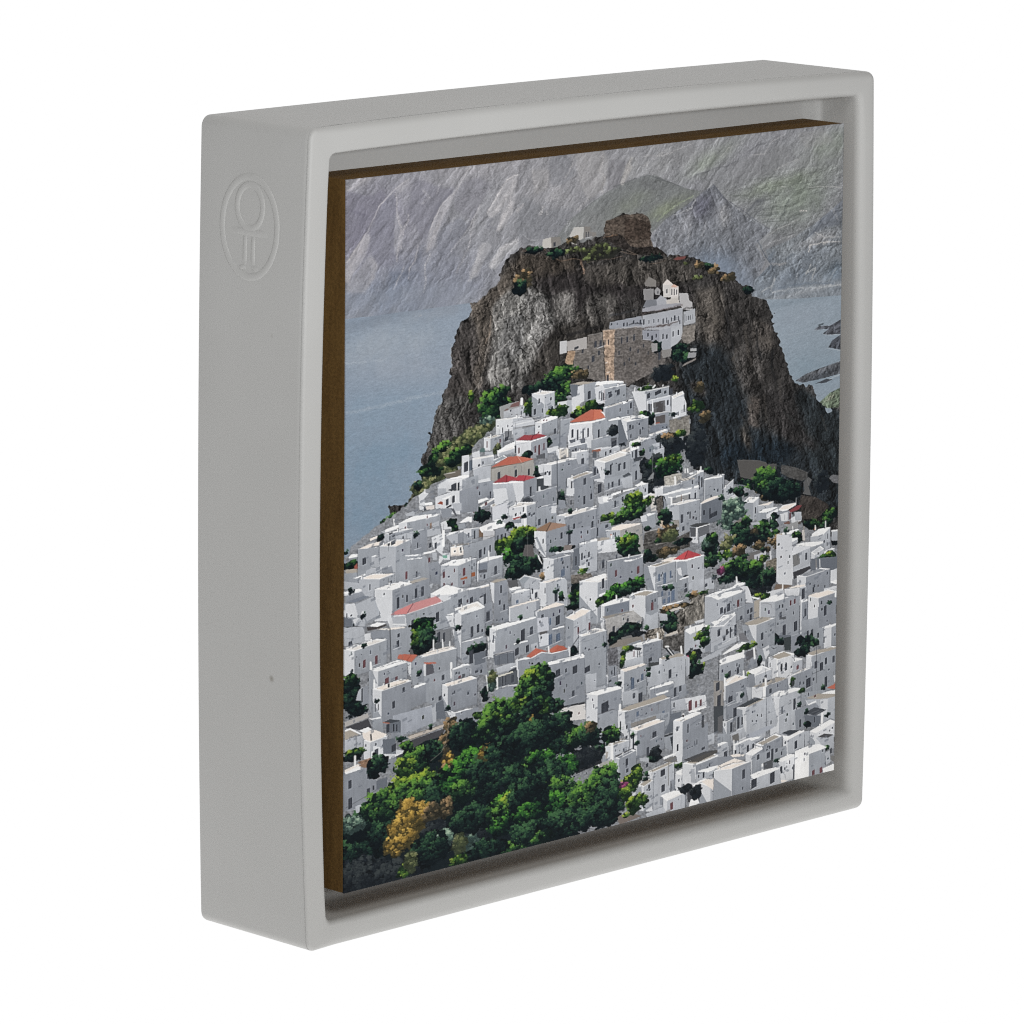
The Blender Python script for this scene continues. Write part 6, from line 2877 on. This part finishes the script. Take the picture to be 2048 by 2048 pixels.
def fibreboard():
    m, nt, b = material('brown_fibreboard', .75, .15)
    tc = node(nt, 'ShaderNodeTexCoord').outputs['Object']
    mp = node(nt, 'ShaderNodeMapping'); mp.inputs['Scale'].default_value = (1, 6, 1)
    nt.links.new(tc, mp.inputs['Vector'])
    n1 = node(nt, 'ShaderNodeTexNoise', Scale=60.0, Detail=8.0, Roughness=.7)
    n2 = node(nt, 'ShaderNodeTexNoise', Scale=1400.0, Detail=2.0)
    nt.links.new(mp.outputs['Vector'], n1.inputs['Vector']); nt.links.new(tc, n2.inputs['Vector'])
    c = ramp(nt, n1.outputs['Fac'], [(.28, (.122, .067, .021)), (.72, (.205, .118, .038))])
    d = ramp(nt, n2.outputs['Fac'], [(.3, (.8, .8, .8)), (.7, (1.15, 1.15, 1.15))])
    mix = node(nt, 'ShaderNodeMix', data_type='RGBA', blend_type='MULTIPLY', Factor=1.0)
    nt.links.new(c, mix.inputs['A']); nt.links.new(d, mix.inputs['B'])
    nt.links.new(mix.outputs['Result'], b.inputs['Base Color'])
    return m

def printed():
    m, nt, b = material('printed_paper', .6, .08)
    a = nt.nodes.new('ShaderNodeVertexColor'); a.layer_name = 'ink'
    g = node(nt, 'ShaderNodeMix', data_type='RGBA', blend_type='MULTIPLY', Factor=1.0)
    g.inputs['B'].default_value = (*[INK] * 3, 1)
    nt.links.new(a.outputs['Color'], g.inputs['A'])
    nt.links.new(g.outputs['Result'], b.inputs['Base Color'])
    return m

def white_glow():
    m = bpy.data.materials.new('glowing_white_backdrop'); m.use_nodes = True
    nt = m.node_tree; nt.nodes.remove(nt.nodes['Principled BSDF'])
    e = node(nt, 'ShaderNodeEmission', Strength=GLOW)  # glow added so floor and wall stay pure white without shadows
    e.inputs['Color'].default_value = (1, 1, 1, 1)
    nt.links.new(e.outputs['Emission'], nt.nodes['Material Output'].inputs['Surface'])
    return m

PLASTER_A, PLASTER_B = (.556, .552, .533), (.585, .581, .564)
INK, GLOW, WORLD, KEY, TOP = 1.15, 1.0, .06, 38.0, 2.7
M_plaster, M_board, M_print, M_glow = plaster(), fibreboard(), printed(), white_glow()

# ------------------------------------------------------------------ frame
def rounded(x0, x1, z0, z1, r, nside, ncorner):
    """Points of a rounded rectangle, counter-clockwise seen from the front, with a fixed count."""
    P = []
    def side(a, b):
        for i in range(nside): t = i / nside; P.append((a[0] + (b[0] - a[0]) * t, a[1] + (b[1] - a[1]) * t))
    def arc(cx, cz, a0):
        for i in range(ncorner):
            a = math.radians(a0 + 90 * i / ncorner); P.append((cx + r * math.cos(a), cz + r * math.sin(a)))
    side((x0 + r, z0), (x1 - r, z0)); arc(x1 - r, z0 + r, -90)
    side((x1, z0 + r), (x1, z1 - r)); arc(x1 - r, z1 - r, 0)
    side((x1 - r, z1), (x0 + r, z1)); arc(x0 + r, z1 - r, 90)
    side((x0, z1 - r), (x0, z0 + r)); arc(x0 + r, z0 + r, 180)
    return P

def bow(x, z, y):                                    # the cast sides belly out a little
    k = 1 - .6 * min(1, max(0, y / .2))
    ux = max(0, 1 - (2 * z - 1) ** 2); uz = max(0, 1 - (2 * x - 1) ** 2)
    dx = (-.014 * (1 - x) + .006 * x) * ux * k
    dz = (.0055 * z) * uz * k
    return x + dx, z + dz

DEPTH, BACK = .2013, .0725
rings = []                                           # (inset, corner radius, y)
RO = .010
rings.append((.006, .012, DEPTH))
for i in range(1, 5):
    a = math.radians(90 * i / 4); rings.append((.006 * (1 - math.sin(a)), .012, DEPTH - .006 * (1 - math.cos(a))))
for t in (.75, .5, .25): rings.append((0, .012, RO + (DEPTH - .006 - RO) * t))
rings += [(0, .012, .0160), (0, .012, .0115), ('s', 0, .0030), ('s', .0005, .0018), ('s', .0005, .0010), ('s', 0, 0)]
for i in range(0, 7):                                # outer front edge: crisp on the left, rounder on top and right
    a = math.radians(90 * i / 6); rings.append(('o', 1 - math.cos(a), 1 - math.sin(a)))
RI = .0048
IN = .0325
for i in range(0, 6):
    a = math.radians(90 * i / 5); rings.append(('i', 1 - math.sin(a), 1 - math.cos(a)))
rings.append((IN + .0004, .012, .03))
RB = .008
for i in range(0, 5):
    a = math.radians(90 * i / 4); rings.append((IN + .0008 + RB * (1 - math.cos(a)), .016, BACK - RB * (1 - math.sin(a))))
NS, NC = 28, 6
N = 4 * (NS + NC)
V, F = [], []
for ins, r, y in rings:
    kind = ins if isinstance(ins, str) else ''
    def edge(x): return .0045 + .0055 * min(1, max(0, x / .03))
    if kind in ('s', 'o'):                           # 's' is a fine mould seam along the left side
        pts = []
        for x, z in rounded(0, 1, 0, 1, .012, NS, NC):
            R = edge(x); cx = min(max(x, .012), .988); cz = min(max(z, .012), .988)
            if kind == 's': d = r * max(0, 1 - x / .004); yq = R + y
            else: d = r * R; yq = y * R
            nx, nz = x - cx, z - cz; L = math.hypot(nx, nz) or 1
            pts.append((x - nx / L * d, z - nz / L * d, yq))
    elif kind == 'i':                                # the inner lip grows rounder away from the sharp near corner
        pts = []
        for x, z in rounded(IN, 1 - IN, IN, 1 - IN, .010, NS, NC):
            R = .004 + .008 * x * x + .004 * (1 - z); e = min(x - IN, 1 - IN - x, z - IN, 1 - IN - z)
            sx = (x < .06) - (x > .94); sz = (z < .06) - (z > .94)
            ux = 1 if min(x - IN, 1 - IN - x) < .0101 else 0; uz = 1 if min(z - IN, 1 - IN - z) < .0101 else 0
            L = math.hypot(ux, uz) or 1
            pts.append((x - sx * ux / L * R * r, z - sz * uz / L * R * r, R * y))
    else: pts = rounded(ins, 1 - ins, ins, 1 - ins, r, NS, NC)
    for q in pts:
        x, z = q[:2]; yy = q[2] if kind else y
        x, z = bow(x, z, yy); V.append((x * K, yy * K, z * K))
for i in range(len(rings) - 1):
    for j in range(N):
        a, b = i * N + j, i * N + (j + 1) % N
        F.append((a, b, b + N, a + N))
F.append(tuple(range(N)))
F.append(tuple((len(rings) - 1) * N + j for j in range(N - 1, -1, -1)))
frame = bpy.data.objects.new('plaster_tray', None); col.objects.link(frame)
frame['label'] = 'thick pale grey plaster tray frame with rounded edges and an oval raised maker mark'
frame['category'] = 'picture frame'
body = link('tray_body', V, F, M_plaster, frame)
bm = bmesh.new(); bm.from_mesh(body.data); bmesh.ops.recalc_face_normals(bm, faces=bm.faces); bm.to_mesh(body.data); bm.free()

# raised maker's mark on the left side: oval ring, ring-headed figure with a cross bar and two stems
def relief(paths, half, height):
    """Low rounded ridges on the x = 0 side; paths are (closed, [(y, z)...], half width scale)."""
    V, F = [], []
    prof = [(-1, -.3), (-.82, .35), (-.5, .8), (0, 1), (.5, .8), (.82, .35), (1, -.3)]
    for closed, P, w in paths:
        n = len(P); base = len(V)
        for i in range(n):
            p0 = P[(i - 1) % n] if closed or i else P[i]; p1 = P[(i + 1) % n] if closed or i < n - 1 else P[i]
            ty, tz = p1[0] - p0[0], p1[1] - p0[1]; L = math.hypot(ty, tz) or 1
            ny, nz = -tz / L, ty / L
            e = 1 if closed else min(1, .25 + .35 * min(i, n - 1 - i))
            for u, h in prof:
                y = P[i][0] + ny * u * half * w; z = P[i][1] + nz * u * half * w
                x = bow(0, z, y)[0] - (h * e - (1 - e) * .3) * height
                V.append((x * K, y * K, z * K))
        m = len(prof)
        for i in range(n if closed else n - 1):
            for j in range(m - 1):
                a = base + i * m + j; b = base + ((i + 1) % n) * m + j
                F.append((a, b, b + 1, a + 1))
    return V, F
CY, CZ = .105, .8735
def oval(ry, rz, cz=0, n=72): return [(CY - ry * math.cos(2 * math.pi * i / n), CZ + cz + rz * math.sin(2 * math.pi * i / n)) for i in range(n)]
def seg(a, b, n=10): return [(CY + a[0] + (b[0] - a[0]) * i / n, CZ + a[1] + (b[1] - a[1]) * i / n) for i in range(n + 1)]
paths = [(True, oval(.0505, .0605), 1.1), (True, oval(.0235, .0265, .0245), 1.05),
         (False, seg((.034, -.0065), (-.034, -.0065)), 1.0), 
         (False, seg((.0075, -.0075), (.0075, -.047)), .85), (False, seg((-.0075, -.0075), (-.0075, -.047)), .85),
         (False, seg((.005, -.048), (.019, -.051), 6), .7), (False, seg((-.005, -.048), (-.019, -.051), 6), .7)]
V, F = relief(paths, .0046, .0013)
mark = link('maker_mark', V, F, M_plaster, frame)
mark['label'] = 'raised oval maker mark with a ring over a cross bar and double stem'

# ------------------------------------------------------------------ printed panel
PX0, PX1, PZ0, PZ1 = .0565, .9365, .0632, .9355
panel = bpy.data.objects.new('hill_town_picture', None); col.objects.link(panel)
panel.location = (0, 0, 0)
panel['label'] = 'brown board panel printed with a white hill town below a rocky headland'
panel['category'] = 'picture'
def board(x0, x1, y0, y1, z0, z1, r):
    bm = bmesh.new(); bmesh.ops.create_cube(bm, size=1)
    for v in bm.verts:
        v.co = ((x0 if v.co.x < 0 else x1) * K, (y0 if v.co.y < 0 else y1) * K, (z0 if v.co.z < 0 else z1) * K)
    bmesh.ops.bevel(bm, geom=list(bm.edges), offset=r * K, segments=2, affect='EDGES', profile=.6)
    me = bpy.data.meshes.new('board'); bm.to_mesh(me); bm.free()
    me.materials.append(M_board)
    o = bpy.data.objects.new('board', me); col.objects.link(o); o.parent = panel
    return o
board(PX0, PX1, .0014, BACK + .0012, PZ0, PZ1, .0012)

art = Print().run(ART)
GW, GH = 800, 1120                                   # vertices of the print sheet
def resample(im, gw, gh):
    u = (np.arange(gw) + .5) / gw * CW - .5; v = (np.arange(gh) + .5) / gh * CH - .5
    iu = np.clip(np.floor(u).astype(int), 0, CW - 2); fu = np.clip(u - iu, 0, 1)[None, :, None]
    iv = np.clip(np.floor(v).astype(int), 0, CH - 2); fv = np.clip(v - iv, 0, 1)[:, None, None]
    A = im[iv][:, iu]; B = im[iv][:, iu + 1]; C = im[iv + 1][:, iu]; D = im[iv + 1][:, iu + 1]
    return (A * (1 - fu) + B * fu) * (1 - fv) + (C * (1 - fu) + D * fu) * fv
ink = resample(art, GW, GH) / 255.0
lin = np.where(ink <= .04045, ink / 12.92, ((ink + .055) / 1.055) ** 2.4)
gx = np.linspace(PX0, PX1, GW) * K; gz = np.linspace(PZ1, PZ0, GH) * K
co = np.empty((GH, GW, 3), np.float32)
co[..., 0] = gx[None, :]; co[..., 1] = -.0002 * K; co[..., 2] = gz[:, None]
idx = np.arange(GW * GH, dtype=np.int32).reshape(GH, GW)
quads = np.stack([idx[:-1, :-1], idx[1:, :-1], idx[1:, 1:], idx[:-1, 1:]], -1).reshape(-1, 4)
# the sheet has a thin edge: a skirt folding back onto the board
rim = np.concatenate([idx[0, :], idx[1:, -1], idx[-1, -2::-1], idx[-2:0:-1, 0]])
n0 = GW * GH
skirt = co.reshape(-1, 3)[rim].copy(); skirt[:, 1] = .0030 * K
cen = np.array([(PX0 + PX1) / 2 * K, 0, (PZ0 + PZ1) / 2 * K]); skirt[:, (0, 2)] -= np.sign(skirt[:, (0, 2)] - cen[[0, 2]]) * .00002
allv = np.concatenate([co.reshape(-1, 3), skirt]).astype(np.float32)
m = len(rim); k = np.arange(m); kn = (k + 1) % m
sq = np.stack([rim[k], rim[kn], n0 + kn, n0 + k], -1).astype(np.int32)
quads = np.concatenate([quads, sq])
me = bpy.data.meshes.new('print')
me.vertices.add(len(allv)); me.vertices.foreach_set('co', allv.ravel())
me.loops.add(quads.size); me.loops.foreach_set('vertex_index', quads.ravel().astype(np.int32))
me.polygons.add(len(quads)); me.polygons.foreach_set('loop_start', np.arange(0, quads.size, 4, dtype=np.int32))
me.update(calc_edges=True)
ca = me.color_attributes.new('ink', 'FLOAT_COLOR', 'POINT')
rgba = np.ones((len(allv), 4), np.float32)
rgba[:n0, :3] = lin.reshape(-1, 3); rgba[n0:, :3] = rgba[rim, :3]
ca.data.foreach_set('color', rgba.ravel())
me.materials.append(M_print)
sheet = bpy.data.objects.new('print', me); col.objects.link(sheet); sheet.parent = panel
sheet['label'] = 'matt colour print of white cube houses, red roofs and trees under a rocky headland'

# ------------------------------------------------------------------ added glowing floor sweeping up into a wall
P = [(-.20, 0)] + [(1.0, 0)]
for i in range(1, 13):
    a = math.radians(90 * i / 12); P.append((1.0 + .5 * math.sin(a), .5 - .5 * math.cos(a)))
P.append((1.5, 3.4))
V, F = [], []
for y, z in P: V += [(-.20 - max(0, y - .1) * .8, y, z), (4.0, y, z)]
for i in range(len(P) - 1): F.append((2 * i, 2 * i + 1, 2 * i + 3, 2 * i + 2))
back = link('backdrop', V, F, M_glow)
back['kind'] = 'structure'; back['label'] = 'seamless white floor and backdrop with added glow'

# ------------------------------------------------------------------ light
w = bpy.data.worlds.new('World'); scene.world = w; w.use_nodes = True
w.node_tree.nodes['Background'].inputs['Color'].default_value = (1, 1, 1, 1)
w.node_tree.nodes['Background'].inputs['Strength'].default_value = WORLD
def softbox(name, loc, aim, size, energy):
    L = bpy.data.lights.new(name, 'AREA'); L.shape = 'RECTANGLE'; L.size, L.size_y = size; L.energy = energy
    L.color = (1, .985, .96)
    o = bpy.data.objects.new(name, L); col.objects.link(o); o.location = loc
    d = np.array(loc) - np.array(aim)
    from mathutils import Vector
    o.rotation_euler = Vector(d).to_track_quat('Z', 'Y').to_euler()
    return o
def spot(name, loc, aim, cone, radius, energy):
    L = bpy.data.lights.new(name, 'SPOT'); L.energy = energy; L.spot_size = math.radians(cone); L.spot_blend = 1; L.shadow_soft_size = radius
    L.color = (.962, .978, 1)
    o = bpy.data.objects.new(name, L); col.objects.link(o); o.location = loc
    from mathutils import Vector
    o.rotation_euler = (Vector(loc) - Vector(aim)).to_track_quat('Z', 'Y').to_euler()
spot('spot_front', (-.53, -1.09, .36), (.07, 0, .235), 24, .09, KEY)
softbox('softbox_top', (-.08, -.70, .80), (.1, .01, .1), (.6, .4), TOP)

# ------------------------------------------------------------------ camera
cam = bpy.data.cameras.new('camera'); co_ = bpy.data.objects.new('camera', cam); col.objects.link(co_)
from mathutils import Matrix
RIGHT, DOWN, FWD = (0.670961, -0.015789, -0.741325), (-0.076882, 0.992903, -0.090732), (0.737496, 0.117872, 0.664985)
def bl(v): return (v[0], v[2], -v[1])
rx, dn, fw = bl(RIGHT), bl(DOWN), bl(FWD)
M = Matrix(((rx[0], -dn[0], -fw[0], 0), (rx[1], -dn[1], -fw[1], 0), (rx[2], -dn[2], -fw[2], 0), (0, 0, 0, 1)))
CP = (-4.003996, 1.725746, -4.484236)
M.translation = (CP[0] * K, CP[2] * K, CP[1] * K)
co_.matrix_world = M
cam.sensor_width = 36; cam.lens = 10185.373 / 2048 * 36
cam.shift_x, cam.shift_y = -0.34028, -0.37803
cam.clip_start = .05; cam.clip_end = 20
scene.camera = co_

scene.view_settings.view_transform = 'Standard'; scene.view_settings.look = 'None'
scene.view_settings.exposure = 0; scene.view_settings.gamma = 1; scene.view_settings.use_curve_mapping = False
scene.render.engine = 'CYCLES'
scene.cycles.max_bounces = 8
scene.cycles.use_denoising = False
scene.cycles.filter_width = 1.1
